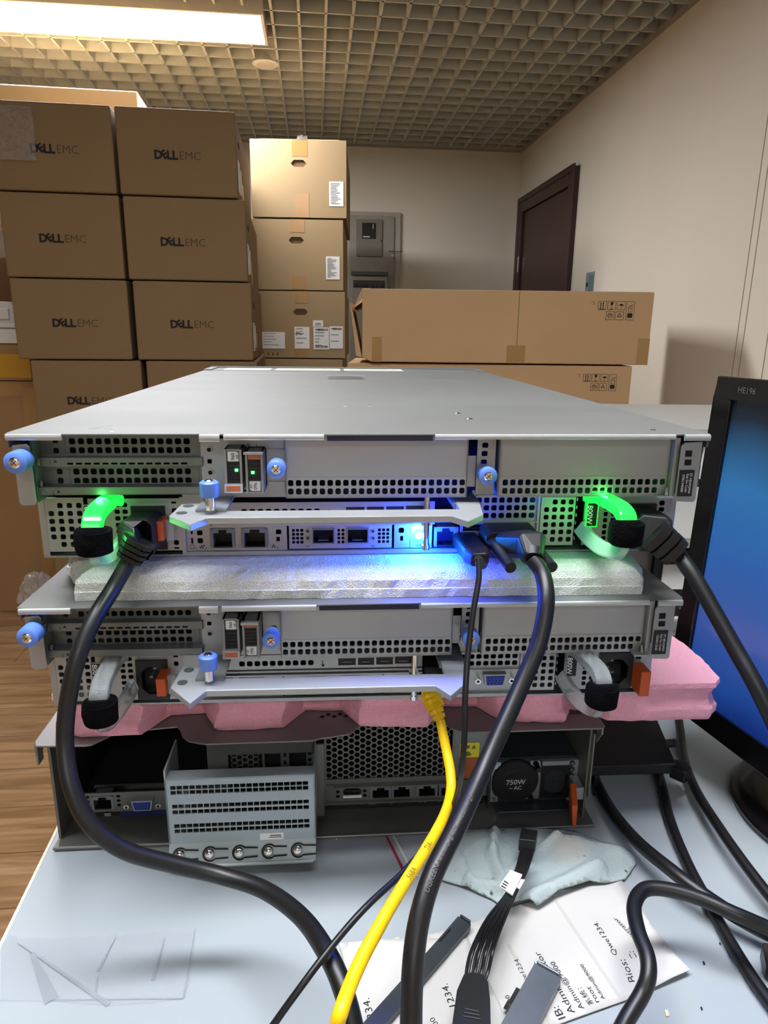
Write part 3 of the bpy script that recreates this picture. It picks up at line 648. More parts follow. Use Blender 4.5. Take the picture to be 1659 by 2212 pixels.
def vga(root, a, c, d, e, v, Z0=87.):
    b = MB(Z0, .001); s = [(a, d), (c, d), (c-1.6, e), (a+1.6, e)]; b.prism(s, v-5, v, 'v', 0)
    s2 = [(a+1.2, d+1.2), (c-1.2, d+1.2), (c-2.5, e-1), (a+2.5, e-1)]; b.prism(s2, v-5.4, v-4.9, 'v', 1)
    for r_ in range(3):
        for k in range(5): b.cyl((a+3.4+(c-a-6.6)*k/4+(.7 if r_ == 1 else 0), v-5.5, d+2.3+r_*(e-d-4)/2.4), (a+3.4+(c-a-6.6)*k/4+(.7 if r_ == 1 else 0), v-5.4, d+2.3+r_*(e-d-4)/2.4), .55, n=8, m=2)
    k = b.build('display_port', [STEEL, VGAB, INK], root)
    for x in (a-4, c+4):
        b = MB(Z0, .001); b.tube([(x, v-5, (d+e)/2+.8), (x, v, (d+e)/2+.8)], 2.2, 6); b.cyl((x, v-5.1, (d+e)/2+.8), (x, v-5, (d+e)/2+.8), 1.1, n=10, m=1); b.build('jack_screw', [CHROME, DARK], k)
def server(P, yaw, Lz, label, lit, code, foam_under=0):
    Z0 = 87.; K = .001
    root = thing('rack_server', label, 'server', (P[0], P[1], P[2]+H-.087), yaw, 'silver rack servers of one kind stacked with foam between')
    # cover
    b = MB(Z0, K); D_ = Lz*1000
    b.prism([(0, 6), (1.2, 2), (5, 0), (33.8, 0), (113.7, 1), (125.7, 0), (128, 0), (188, 0), (256.3, 1.0), (409, 0), (414.8, 1.5), (431, 0), (434, 4), (434, D_-68), (0, D_-68)], 0, 1.2, 'w')
    b0 = b; b0.box(.2, 1.4, 4, D_-68, 1.2, 9); b0.box(432.6, 433.8, 4, D_-68, 1.2, 9); b0.box(-.6, .4, 3, 40, .6, 4.5); b = MB(Z0, K)
    def lip(u0, u1, hgt=3.8, v=-1.2):
        pr = [(v+1.4, 0), (v+.3, .5), (v, 1.3), (v, hgt-.6), (v+.5, hgt), (v+1.5, hgt), (v+1.8, 1.2)]; b.prism(pr, u0, u1, 'u')
    LIPS = []
    for lp in ((2, 33.8), (113.7, 125.7, 4.6), (128, 188.2, 3.6), (256.2, 409.2, 3.2), (415.2, 432, 4)): b = MB(Z0, K); lip(*lp); LIPS.append(b)
    cov = b0.build('top_cover', LIDM, root, bevel=.0004); [q.build('cover_lip', mat('folded edge with painted highlight', 'b9bbb8', .36, .4), root, smooth=True) for q in LIPS]  # lip colour lightened to stand in for the highlight on the fold
    b = MB(Z0, K); b.box(190, 255, .4, 6, 1.3, 4.2); b.build('cover_gap_shade', mat('blue black gap shade', '10142c', .6), cov)  # dark strip painted as the shade in the cover gap
    for (x, y, m_) in ((290.5, 110, CHROME), (293, 76, CHROME), (204, 157, STEELD), (225, 157, STEELD), (404, 20, CHROME), (60, 8, STEELD)) if lit else ():
        b = MB(Z0, K); b.tube([(x, y, -.5), (x, y, -.3), (x, y, 0)], [.8, 1.8, 2.2], 14); b.build('rivet', m_, cov)
    # raised front section with service stickers
    b = MB(Z0, K); b.box(0, 434, D_-66, D_, -.6, 6); b.box(0, 434, D_-3, D_, -3.2, 0); b.box(0, 12, D_-66, D_, -2.0, 0); b.box(422, 434, D_-66, D_, -2, 0); b.build('front_cover', LIDM, root, bevel=.0006)
    b = MB(Z0, K)
    for (u0, u1, mm) in ((28, 98, 0), (106, 206, 0), (212, 304, 0)):
        b.box(u0, u1, D_-58, D_-8, -.9, -.6, mm)
        b.box(u0+8, u1-8, D_-46, D_-34, -1.0, -.9, 1 if u0 == 106 else 2); b.box(u0+8, u1-22, D_-26, D_-20, -1.0, -.9, 2)
    b.box(308, 400, D_-50, D_-30, -.9, -.6, 3)
    b.build('service_sticker', [mat('cream sticker', 'dcd9c6', .5), mat('red print', 'b08a80', .5), mat('olive print', 'a8a68c', .5), STEELD], root)
    if lit:
        b = MB(Z0, K); v0 = 478; b.prism([(188, v0), (236, v0), (230, v0+62), (190, v0+62)], -.25, -.1, 'w'); b.build('cover_latch_recess', mat('recess dark grey', '4a4d4c', .4, .3), cov)
        b = MB(Z0, K); b.box(186, 238, v0+62, v0+68, -.6, 0); b.build('recess_rim', ALU, cov)
    b = MB(Z0, K)      # stamped marks near the corner
    b.box(42, 56, 22, 22.6, -.12, 0); b.prism([(42, 22), (42.6, 22), (52, 38), (51.4, 38)], -.12, 0, 'w')
    b.build('stamped_mark', STEELD, cov)
    # chassis
    b = MB(Z0, K); b.box(3, 431, 62, D_-2, 1.4, 86); b.box(2.2, 3.6, 31, 62, 44, 86.6); b.box(3.6, 6.4, 30.6, 32, 46, 86); b.box(430.2, 431.8, 31, 62, 5, 86.6); b.box(427.4, 430.2, 30.6, 32, 46, 86); b.box(2.2, 431.8, 31, D_-2, 85.8, 87)
    b.box(92.6, 95.2, 30, 62, 46, 86); b.box(333.6, 335.4, 31, 62, 44, 86); b.box(4, 430, 40, 62, 1.4, 3)
    b.box(95.2, 334, 30.5, 62, 84.2, 86)
    b.build('chassis', STEEL, root)
    b = MB(Z0, K); b.box(3.8, 429.8, 56, 61.9, 3, 85.6); b.build('chassis_interior_shade', HOLE, root)  # black sheet painted as the shade inside the chassis
    # left riser with vents
    b = MB(Z0, K); so = [(19.6, 23, 6, 9.4), (19.6, 23, 11.4, 15)]
    b.plate(11.6, 111.5, 1.5, 17.2, 22, 1, g(29.3, 103.4, 5.9, 15.5, 14, 2, 3.9, 3.9)+[(19.4, 22.8, 5.9, 9), (19.4, 22.8, 12, 15.5)])
    b.plate(11.6, 111.5, 22.6, 35.2, 22, 1, g(30, 103, 25.2, 35, 14, 2, 3.9, 3.9)+[(20, 23.6, 25.2, 28.9), (20, 23.6, 31, 34.8)])
    b.plate(11.6, 111.8, 17.2, 22.6, 15, 1, g(29.4, 102.4, 20.1, 21.4, 14, 1, 3.8, 1.3), ch=0); b.box(11.6, 111.8, 15, 23, 17, 17.5); b.box(11.6, 111.8, 15, 23, 22.2, 22.7)
    b.box(11.6, 111.3, 12, 13, 35.3, 39.8); b.box(11.6, 111.3, 12, 24, 35, 35.5); b.box(16, 111.3, 12, 34, 39.4, 39.9)
    b.box(10.6, 11.8, 10, 30, 5, 44)
    for (a, c, d, e) in ((26.4, 107.5, 4.4, 16.4), (27.4, 108, 23.8, 35)):
        b.box(a, c, 21.6, 22, d, d+.5); b.box(a, c, 21.6, 22, e-.5, e); b.box(a, a+.5, 21.6, 22, d, e); b.box(c-.5, c, 21.6, 22, d, e)
    for (x, y) in ((13.4, 19.5), (13.8, 33), (14, 38), (17, 37.4)): b.tube([(x, 13, y-1.6), (x, 12, y), (x, 13, y+1.6)], .8, 8)
    rc = b.build('riser_cage', mat('riser steel', '7d8281', .42, .6, noise=.08, nscale=14), root)
    b = MB(Z0, K); b.text('1', 3.4, (19.6, 14.8, 20), (1, 0, 0), (0, 0, 1)); b.prism([(21.6, 20), (23.6, 20), (22.6, 18.4)], 14.7, 14.9, 'v')
    b.text('2', 3.4, (20.6, 11.8, 38.6), (1, 0, 0), (0, 0, 1)); b.prism([(22.8, 38.4), (24.8, 38.4), (23.8, 36.8)], 11.7, 11.9, 'v'); b.build('slot_number', INK, rc)
    b = MB(Z0, K); b.prism([(2.6, 7.6), (11, 6.6), (12.7, 8.4), (12.9, 42.6), (11.8, 44.4), (4.2, 44.6), (2.8, 43)], 4.6, 5.8, 'v'); b.box(2.8, 4, 5, 30, 8, 43); b.build('ear_bracket', STEEL, root, bevel=.0003)
    thumb(root, 9.6, -10.5, 15.4, Z0, r=6.6, L=13)
    # middle bracket and drives
    b = MB(Z0, K); b.plate(110.6, 163, 5.6, 43.4, 18, 1, [(114.4, 117.2, 18.6, 21.4), (127, 139, 9.4, 36), (139.6, 151.4, 10.6, 36.8), (130, 133.4, 38.6, 40), (136, 139.6, 38.4, 39.8)], ch=.1)
    for y in (12.5, 27.2): b.ring((115.9, y), 2.2, 1.4, 17.4, 18, 16)
    b.box(152.4, 162.6, 16.6, 18, 5.6, 12); b.box(152.4, 162.6, 15.8, 17, 11.6, 12.4); b.box(152.4, 162.8, 16.8, 18, 33, 40)
    mb_ = b.build('drive_bracket', STEEL, root)
    b = MB(Z0, K); b.text('0   1', 4.1, (142.4, 17.7, 10.1), (1, 0, 0), (0, 0, 1)); b.prism([(136.2, 10.2), (137.4, 10.2), (136.8, 9)], 17.7, 17.9, 'v'); b.build('slot_number', INK, mb_)
    for y in (12.5, 27.2):
        b = MB(Z0, K); b.cyl((115.9, 17.7, y), (115.9, 17.9, y), 1.4, n=12); b.build('screw_hole', DARK, mb_)
    drive(root, 127.6, 9.4, False, lit); drive(root, 140.2, 10.9, True, lit)
    thumb(root, 159.6, -12, 19.6, Z0, r=5.5, L=11)
    # blank covers
    for (a, c, h) in ((163.6, 279.4, g(165, 278, 30.6, 40, 23, 2, 3.5, 3.9)), (299.6, 412.8, g(302.6, 411, 30.8, 40.3, 22, 2, 3.5, 3.9)[:-1])):
        b = MB(Z0, K); b.plate(a, c, 2.6, 42, 10, 1, h); b.box(a, a+1, 10, 34, 2.6, 42); b.box(c-1, c, 10, 34, 2.6, 42); b.box(a, c, 10, 34, 41.6, 42.4)
        b.box(a+1.6, a+2, 9.7, 10, 4, 29); b.box(c-2, c-1.6, 9.7, 10, 4, 29); b.box(a+1.6, c-1.6, 9.7, 10, 28.8, 29.2)
        b.build('slot_blank', STEEL, root)
    b = MB(Z0, K); b.box(412.8, 416.2, 6, 34, 3, 43); b.box(404, 414.5, 2, 12, 41.2, 42.2); b.tube([(411, 6, 41), (411, 7, 36)], [1.3, .5], 8); b.build('slot_latch', STEEL, root)
    b = MB(Z0, K); b.plate(286.2, 298.2, 5, 42.6, 15, 1, [(289.2, 293.2, 7.6, 11), (289, 293, 13, 16.5), (288.8, 292.8, 18.6, 21.6), (288.6, 292.6, 30, 33.5)]); b.box(280.4, 286, 17, 18, 16.5, 37); b.box(286.6, 297.4, 12, 16, 41.8, 43); b.build('riser_bracket', STEEL, root)
    thumb(root, 290.4, -2, 26.2, Z0, r=5.8, L=12)
    # service tag ear
    b = MB(Z0, K); b.prism([(415.6, 8), (417.6, 5.8), (429.2, 5.2), (429.4, 43.4), (428, 44.8), (417.4, 44.4), (415.6, 43)], 3, 4, 'v'); b.box(428.2, 429.4, 4, 40, 6, 44); 
    for q in ((418.6, 423, 10.8, 14.8), (418.9, 423.3, 16.6, 20.4)): b.box(q[0], q[1], 2.7, 3, q[2], q[3], 1)
    ear = b.build('service_tag_bracket', [STEEL, HOLE], root)
    b = MB(Z0, K); b.box(416.4, 426, 2.2, 2.8, 23.4, 40.8, 0)
    for k, tx in enumerate(('ST: ' + code[0], 'Exp Svc Code:', code[1])): b.text(tx, 2.15, (423.9-2.5*k, 2.1, 32.1), (0, 0, -1), (1, 0, 0), 1)
    b.build('service_label', [BLK, WHITEP], ear)
    # lower back row
    b = MB(Z0, K); b.plate(288, 334.8, 43, 65.6, 33, 1, g(291, 332, 42.8, 63, 8, 4, 3.9, 3.8)); b.box(288, 334.8, 31, 34, 65.2, 66); b.build('vent_panel', STEEL, root)
    b = MB(Z0, K); b.plate(113, 198, 50, 61, 30, 1, g(132.4, 184.6, 54.4, 59.4, 10, 1, 4)); b.plate(198, 262, 50, 61, 30, 1, [(202, 214.4, 53.5, 59), (216, 227.5, 53.4, 59), (229, 241, 53.2, 59), (242.3, 254.5, 52.9, 58.6)], ch=0)
    b.box(113, 262, 29, 31, 61.8, 63.2); b.box(113, 262, 27.5, 33, 64.2, 65.4); b.box(95, 112, 29, 31, 44, 66)
    cb = b.build('card_bracket', STEEL, root)
    b = MB(Z0, K); b.text('2', 3.6, (191, 29.7, 56.4), (-1, 0, 0), (0, 0, -1)); b.prism([(189.8, 58), (192.4, 58), (191.1, 60)], 29.6, 29.8, 'v'); b.build('slot_number', INK, cb)
    for a, c in ((202, 214.4), (216, 227.5), (229, 241), (242.3, 254.5)):
        b = MB(Z0, K); b.box(a-.4, c+.4, 31, 45, 52.8, 59.2, 0); b.box(a+3, c-3, 30.4, 31, 56.6, 57, 1); b.build('cage_port', [PORT, STEELD], cb)
    b = MB(Z0, K); b.plate(95.2, 162, 66.6, 84, 33, 1, [(110.6, 127.4, 68.2, 82.2), (131.2, 149.4, 68.2, 82.2), (98, 99.4, 70, 72.4), (98, 99.4, 75, 79), (102.2, 105.8, 69.8, 73.2), (102.2, 105.8, 75.2, 78.8), (154.6, 158.2, 69.6, 73), (154.8, 157.2, 74.8, 78)], ch=.15)
    ip = b.build('network_panel', STEEL, root)
    b = MB(Z0, K); b.text('1', 2.8, (101, 32.7, 82.2), (1, 0, 0), (0, 0, 1)); b.text('1', 2.8, (107.6, 32.7, 82.2), (1, 0, 0), (0, 0, 1)); b.text('2', 2.8, (155.6, 32.7, 82.2), (1, 0, 0), (0, 0, 1)); b.prism([(106, 79.6), (106, 81), (107.2, 80.3)], 32.6, 32.8, 'v')
    b.box(97, 99.8, 32.7, 32.9, 80, 80.2); b.box(97, 99.8, 32.7, 32.9, 82.4, 82.6); b.box(97, 97.2, 32.7, 32.9, 80, 82.6); b.box(99.6, 99.8, 32.7, 32.9, 80, 82.6)
    for x in (103.6, 151.6):
        b.box(x+.8, x+1.6, 32.7, 32.9, 80.2, 81); b.box(x, x+.8, 32.7, 32.9, 81.6, 82.4); b.box(x+1.6, x+2.4, 32.7, 32.9, 81.6, 82.4); b.box(x+.3, x+2.1, 32.7, 32.9, 81.2, 81.35)
    b.build('port_symbol', INK, ip)
    rj45(ip, 110.8, 127.2, 68.4, 82); rj45(ip, 131.4, 149.2, 68.4, 82)
    b = MB(Z0, K); hl = g(165.4, 173, 69.4, 79.8, 3, 4, 2) + g(196.2, 200.8, 69.6, 80, 2, 4, 1.8, 2) + g(223.8, 231.6, 69.6, 80, 3, 4, 2) + [(179, 194.2, 69, 79.6), (202.4, 217.4, 69, 79.6)]
    b.plate(163.4, 233.4, 67, 83.4, 33, 1, hl, ch=.12); b.box(163, 233.6, 32, 34, 66.2, 67); oc = b.build('network_card', ALU, root)
    for a, c in ((179, 194.2), (202.4, 217.4)):
        b = MB(Z0, K); b.plate(a, c, 69, 79.6, 31.4, 2, [(a+.8, c-.8, 69.8, 79)], m=1, ch=0); b.box(a+.2, c-.2, 45, 46, 69.4, 79.4, 0); b.box(a+4, c-4, 34, 45, 77.6, 78.4, 1); b.build('cage_port', [PORT, STEELD], oc)
    for x, y in ((176, 71), (176, 76), (220.4, 71.4), (220.6, 76.4)):
        b = MB(Z0, K); b.ring((x, y), 1.2, .7, 32.4, 33, 14); b.cyl((x, 32.7, y), (x, 32.9, y), .75, n=10, m=1); b.build('port_light', [STEELD, INK], oc)
    b = MB(Z0, K); b.text('P1', 2.4, (176, 32.7, 82), (1, 0, 0), (0, 0, 1)); b.text('P2', 2.4, (220.6, 32.7, 82.2), (1, 0, 0), (0, 0, 1)); b.build('port_symbol', INK, oc)
    b = MB(Z0, K); b.plate(235, 246, 66.8, 83.6, 33, 1, [(238, 241.8, 69.2, 73), (239.2, 241.2, 75, 78.6)], ch=.2); b.plate(246.2, 261, 66.8, 83.6, 32.6, 1, []); idp = b.build('identification_panel', STEEL, root)
    b = MB(Z0, K); b.tube([(251.8, 29.8, 74), (251.8, 30.6, 74), (251.8, 32.6, 74)], [2.5, 3.3, 3.5], 24); b.build('identification_button', BLUEL if lit else WHITEP, idp, smooth=True)
    b = MB(Z0, K); b.ring((257.8, 74), 1.4, 1.1, 32.3, 32.6, 18); b.prism([(257.8, 72.9), (257.8, 75.1), (259, 74)], 32.3, 32.6, 'v'); b.text('iDRAC', 2.3, (253.6, 32.4, 81.8), (1, 0, 0), (0, 0, 1)); b.prism([(258.6, 80.4), (258.6, 82), (260, 81.2)], 32.3, 32.5, 'v'); b.build('port_symbol', INK, idp)
    if lit: lamp('P', 'identification_light', (.2518, .026, .0135), (.02, .25, 1), BLUE_W, .003, idp); lamp('P', 'identification_light', (.262, .008, .008), (.0, .015, 1), BLUE_W*1.8, .003, idp)
    rj45(root, 262.6, 279.4, 68.8, 83)
    b = MB(Z0, K); b.plate(280.4, 334, 66.6, 84.4, 33, 1, [(282.4, 296, 67.4, 72), (282.4, 296, 76, 81.4)], ch=0); up = b.build('port_panel', STEEL, root)
    for d in (67.4, 76): b = MB(Z0, K); b.box(282.2, 296.2, 44, 45, d-.2, d+5.6, 0); b.box(283, 295, 34.5, 44, d+2.6, d+3.6, 1); b.build('data_port', [PORT, VGAB if d > 70 else BLK], up)
    vga(up, 306.8, 323.4, 67.6, 77, 33)
    # pull handle bar
    out = [(99.5, 5), (98.2, -23), (114, -42), (121, -27.5), (263, -27.5), (271, -40), (283, -25), (287, 5), (271.5, 6), (271, -12.5), (264, -12), (118, -12.5), (117, 8)]
    b = MB(Z0, K); b.prism(out, 44.4, 48.6, 'w'); h_ = b.build('carry_bar', ALU, root, bevel=.0005)
    b = MB(Z0, K)
    for x, y in ((104.8, -.5), (104.2, -17)): b.tube([(x, y, 44.1), (x, y, 44.35)], 3.2, 20)
    b.build('bar_hole', mat('bar hole grey', '55585a', .4, .4), h_)
    b = MB(Z0, K); b.box(112, 130, -16, 30, 42.8, 44.3); b.tube([(121, -17, 44.4), (121, -17, 34)], 3, 14); b.build('bar_mount', STEELD, h_)
    b = MB(Z0, K); b.box(270, 288, 2, 32, 45, 48); b.build('bar_mount', STEELD, h_)
    thumb(root, 121.2, -18, 24.6, Z0, ax='w', r=5.6, L=9.6)
    b = MB(Z0, K); b.tube([(255, 18, 42.6), (255, 18, 44)], 3, 14); b.tube([(255, 18, 42), (255, 18, 78)], 1.9, 12); b.tube([(255, 18, 77), (255, 18, 80)], [2.6, 2.6], 12); b.box(252, 258.6, 19, 28, 62, 64); b.build('guide_pin', CHROME, root, smooth=True)
    psu(root, 'L', lit, lit); psu(root, 'R', lit, lit)
    return root
server((-.2246, .3983, -.0611), .0768, .72, 'topmost silver rack server, powered on with glowing green handles and blue light', True, ('HDXGM44', '37061340280'))
server((-.2307, .398, -.1714), .0669, .72, 'middle silver rack server between white and pink foam, switched off', False, ('8RXGM54', '12530112540'))
# ---- lower server with its cover bent and a slot bracket pulled out
# slot bracket hanging out of the front of the lowest server
def slot_bracket(root):
    Z0 = 95.; K = .001; c = cos(.0774); s = sin(.0774)
    b = MB(Z0, K); hs = []
    for (w0, w1, u0, u1) in ((22.6, 29.8, 100.2, 197.2), (38, 46, 100.6, 197.4), (54.4, 62, 101, 197.6)): hs += g(u0, u1, w0, w1, 22, 2, 3.9, 3.3)
    b.plate(96.4, 202, 17.4, 71, -20, 1.2, hs, ch=0); b.box(96.4, 97.6, -20, 18, 10, 71); b.box(200.8, 202, -20, 24, 17.4, 88); b.box(97, 202, -20, -10, 17, 18)
    b.hexa([(96.4, -20, 71), (202, -20, 71), (202, -18.8, 71), (96.4, -18.8, 71), (96.4, -25, 86.4), (202, -25, 86.4), (202, -23.8, 86.8), (96.4, -23.8, 86.8)])
    b.tube([(103, -25, 86.4), (200, -25, 86.4)], 1.4, 10)
    r = b.build('slot_bracket', mat('zinc bracket steel', 'a3acad', .42, .4, noise=.08, nscale=20), root)
    b = MB(Z0, K); b.box(161.6, 178.6, -20.5, -20, 65, 70.4, 0); b.box(169, 177, -20.7, -20.5, 66.4, 67, 1); b.box(168, 177.4, -20.7, -20.5, 68, 68.4, 1); b.build('part_label', [WHITEP, INK], r)
    dn = Vector((0, -5, 15.4)).normalized()
    for k in range(5):
        u = 104.4+21.2*k; ctr = Vector((u, -22.6, 78.6)); nn = Vector((0, -.951, -.309))
        def q(a, t, h=.6): p = ctr + Vector((a, 0, 0)) + dn*t + nn*h; return (p.x, p.y, p.z)
        b = MB(Z0, K); pts = [q(5*cos(x*pi/12), 5*sin(x*pi/12), .3) for x in range(3, 22)]
        b.tube([q(13, 3.1, .3)] + pts[::1] + [q(13, -3.1, .3)], .55, 6); b.build('keyhole_slot', DARK, r)
        b = MB(Z0, K); b.tube([q(-.4, 0, 2.6), q(-.4, 0, 2.2), q(-.4, 0, 1.2), q(-.4, 0, .2)], [1, 2.6, 3.4, 3.8], 18); b.build('spring_button', CHROME, r, smooth=True)
    return r
def old_server():
    Z0 = 95.; K = .001; D_ = 690
    root = thing('rack_server', 'lowest grey rack server on the table, older kind with a pulled out slot bracket', 'server', (-.2502, .4283, H-.385), .0774)
    OLD = mat('old zinc steel', '74756f', .42, .5, noise=.14, nscale=12); OLDL = mat('old lid steel', '7d7a78', .42, .5, noise=.1, nscale=8)
    edge = [(0, 6), (3, 0), (38, -1), (42, 0), (47, 5), (52, 11), (60, 14), (75, 17), (98, 20), (101, 16), (105, 6), (110, .5), (118, -2.5), (124, -4), (200, -4), (206, -1.5), (214, 0), (228, 3), (236, 14), (246, 30), (262, 38), (286, 38), (297, 26), (304, 6), (314, 0), (352, 0), (420, 0), (423, 3), (423, D_), (0, D_)]
    b = MB(Z0, K); b.prism(edge, 0, 1.5, 'w'); b.box(.2, 1.6, 4, D_, 1.5, 12); b.box(421.4, 422.8, 4, D_, 1.5, 9); b.box(1, 2.4, 3, 12, 1, 18); b.prism([(3, 1.5), (13, 1.5), (13, 14), (11, 20), (3, 8)], 420.6, 421.6, 'u')
    cov = b.build('top_cover', OLDL, root, bevel=.0006)
    b = MB(Z0, K); b.prism([(400, 20), (412, 20), (406, 34)], -.3, -.1, 'w'); b.text('⚠', 10, (406, 24, -.4), (1, 0, 0), (0, 1, 0), 1); b.build('warning_mark', [mat('plum sticker', '4d2b3a', .5), OLD], cov)
    b = MB(Z0, K)
    for k in range(5): b.tube([(207+4.6*k, 27+(3 if k % 2 else 0), -.25), (207+4.6*k, 27+(3 if k % 2 else 0), -.1)], 1.9, 12)
    b.build('vent_hole', HOLE, cov)
    b = MB(Z0, K); b.box(4, 6, 15, D_, 1.5, 91); b.box(416.6, 418.2, 14, D_, 1.5, 91); b.box(418.2, 419.4, 10, 40, 12, 70); b.box(6, 420, 60, D_, 89.5, 91.5); b.box(6, 416, 300, 302, 2, 89)
    b.box(3, 424, 6, 62, 92, 93.4); b.tube([(3, 6.2, 92.6), (424, 6.2, 92.6)], 1.3, 10); b.box(16, 340, 62, 64, 80, 92)
    for y in (22, 48): b.tube([(418, 18, y), (419, 16, y)], 1.5, 10)
    b.build('chassis', OLD, root)
    b = MB(Z0, K); b.box(6.2, 416, 160, 164, 2, 89); b.box(6.4, 6.8, 40, 160, 3, 89); b.box(7, 416, 64, 160, 88.6, 89.2); b.build('chassis_interior_shade', HOLE, root)  # black sheets line the chassis as painted shade
    # left port strip
    b = MB(Z0, K); b.plate(17, 100, 64.6, 82, 32, 1.2, [(24.4, 41.6, 67.4, 79.6)]+[(18.4, 20.6, 68.5+4.2*k, 71+4.2*k) for k in range(3)]+[(20.6+.2, 23.2, 66.6+4.3*k, 69.4+4.3*k) for k in range(2)]+[(44, 47, 66.8+4.1*k, 69.4+4.1*k) for k in range(3)], ch=.3); st = b.build('port_strip', OLD, root)
    rj45(st, 24.4, 41.6, 67.4, 79.6, 32, Z0); vga(st, 56.5, 73, 69.6, 78.6, 32, Z0)
    b = MB(Z0, K); b.box(45, 82, 34, 44, 82.4, 89, 0); b.box(17, 45, 36, 44, 82.4, 89, 1); b.box(33, 38, 33, 36, 84, 87, 2); b.build('motherboard_edge', [mat('blue board edge', '141c4c', .5), INK, CHROME], root)
    # steel post, card cage and dark ports in the middle
    b = MB(Z0, K); b.box(112.6, 129.4, 50, 51.4, 34, 92); b.box(129, 199, 46, 47.6, 33.6, 43.8); b.box(129, 199, 46, 60, 33, 34); b.box(200.2, 208, 22, 24, 21, 86); b.box(198.8, 200.4, 24, 60, 30, 86); b.build('card_cage', OLD, root)
    b = MB(Z0, K); b.hexplate(132, 157, 44, 66, 50, 5.1, fill=.78); b.box(157, 159, 49.6, 51, 44, 66); b.box(172, 179, 49.6, 51, 44, 66); b.box(193, 199, 49.6, 51, 44, 66)
    for k in range(3): b.box(174.4, 176.6, 49.2, 49.6, 46+7*k, 49.6+7*k, 1); b.tube([(195.8, 49.3, 47+6*k), (195.8, 49.6, 47+6*k)], 1.7, 12, 1)
    b.build('card_face', [OLD, HOLE], root)
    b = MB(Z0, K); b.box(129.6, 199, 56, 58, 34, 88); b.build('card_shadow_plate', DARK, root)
    # honeycomb
    b = MB(Z0, K); b.hexplate(209.4, 312, 1.8, 60.6, 32, 5.2, fill=.8); b.box(208, 209.6, 31, 33, 2, 84); b.box(311, 313, 31.6, 33, 2, 64); b.box(209.4, 312, 32, 33, 60.2, 64.6); b.box(215, 312, 27, 33, 64.4, 65.2); b.build('honeycomb_vent', OLD, root)
    b = MB(Z0, K); b.plate(209.4, 330, 66, 81.6, 33, 1.2, [(223, 237.6, 69.8, 76), (245, 279.4, 69, 79.8), (283.2, 320, 69, 79.8)]+[(x, x+3, 66.9+4.3*k, 69.9+4.3*k) for x in (217.2, 238.9+.2) for k in range(3)], ch=.3); b.box(209, 330, 30, 34, 81.4, 82.6); ps = b.build('port_strip', OLD, root)
    b = MB(Z0, K); b.box(222.8, 238, 42, 43, 69.4, 76.4, 0); b.box(224, 236.6, 34.6, 42, 72.2, 73.4, 1); b.box(223, 238, 32.4, 33, 76.2, 78.4, 2); b.build('data_port', [PORT, BLK, WHITEP], ps)
    for a in (245, 262.4, 283.2, 301.6): rj45(ps, a, a+17.2, 69, 79.8, 33, Z0)
    b = MB(Z0, K); b.box(209, 340, 36, 44, 83, 91.4, 0)
    for k, u in enumerate((244, 262, 286, 290, 302)): b.box(u, u+(6 if k == 0 else 2), 35.6, 36, 85.6, 88, 1)
    b.build('motherboard_edge', [INK, GREYINK], root)
    # stickers
    b = MB(Z0, K); b.box(313, 342, 36, 37, 20, 84, 0); b.box(318, 334, 35.4, 36, 33, 46.6, 1); b.box(318, 334, 35.2, 36, 47, 66, 2); b.box(320, 326, 35.2, 35.4, 35, 38, 3); b.prism([(327.4, 38.4), (331.4, 38.4), (329.4, 34.6)], 35.2, 35.4, 'v', 3); b.prism([(321, 42), (325, 40.6), (328, 44), (324, 45.4)], 35.2, 35.4, 'v', 3)
    b.build('partition_plate', [STEELD, mat('yellow sticker', 'd8cf2a', .5), mat('rust orange sticker', 'a85a30', .5), mat('olive ink', '6a6420', .6)], root)
    # supply
    b = MB(Z0, K); b.box(342, 418, 33, 34, 48, 88.6); b.box(342, 344, 30, 160, 4, 92); b.box(346, 418, 34, 150, 47, 88); b.box(348, 420, 20, 33, 87.6, 88.6); b.tube([(348, 20, 88), (415, 20, 88)], 1.1, 10); pw = b.build('power_supply', mat('supply steel', '3a4144', .45, .5, noise=.08), root)
    b = MB(Z0, K); b.tube([(364.4, 29.6, 67.2), (364.4, 31, 67.2), (364.4, 33.4, 67.2)], [18.6, 19.6, 19.6], 40); b.prism([(348, 26), (373, 26), (384, 48.4), (350, 48.4)], 45, 47, 'v') if False else None
    b.tube([(364.4, 29, 67), (364.4, 29.6, 67)], [10.5, 11.5], 32); fn = b.build('fan_cover', BLKM, pw)
    b = MB(Z0, K); b.text('750W', 6.4, (364.4, 28.7, 66.6), (1, 0, 0), (0, 0, 1), 0, .02); b.text('~ AC', 4.6, (364.2, 28.7, 72), (1, 0, 0), (0, 0, 1), 0, .02); b.build('wattage_print', mat('grey print', 'b4b4b4', .6), pw)
    b = MB(Z0, K)
    for q in ([(343, 49), (351.6, 49), (351.6, 51.4), (347, 56), (345, 62), (345, 74), (347.4, 80), (350.6, 82), (350.6, 86.4), (343, 86.4)], [(376, 48.6), (383.8, 48.6), (385.4, 54), (385.4, 84.6), (373.6, 84.6), (373.4, 80.6), (380, 76), (384-.6, 70), (384-.6, 62), (380, 55), (376.4, 51.6)]): b.prism(q, 31, 32.2, 'v')
    b.build('fan_frame', STEEL, pw)
    for x, y, L2 in ((347, 52.6, 0), (346.4, 83.4, 0), (380.4, 51, 9), (378, 82.6, 4)):
        b = MB(Z0, K); b.tube([(x, 30.4-L2, y), (x, 31, y)], [2.2, 2.4], 14, m=1 if L2 else 0); b.build('screw', [CHROME, BLK], pw)
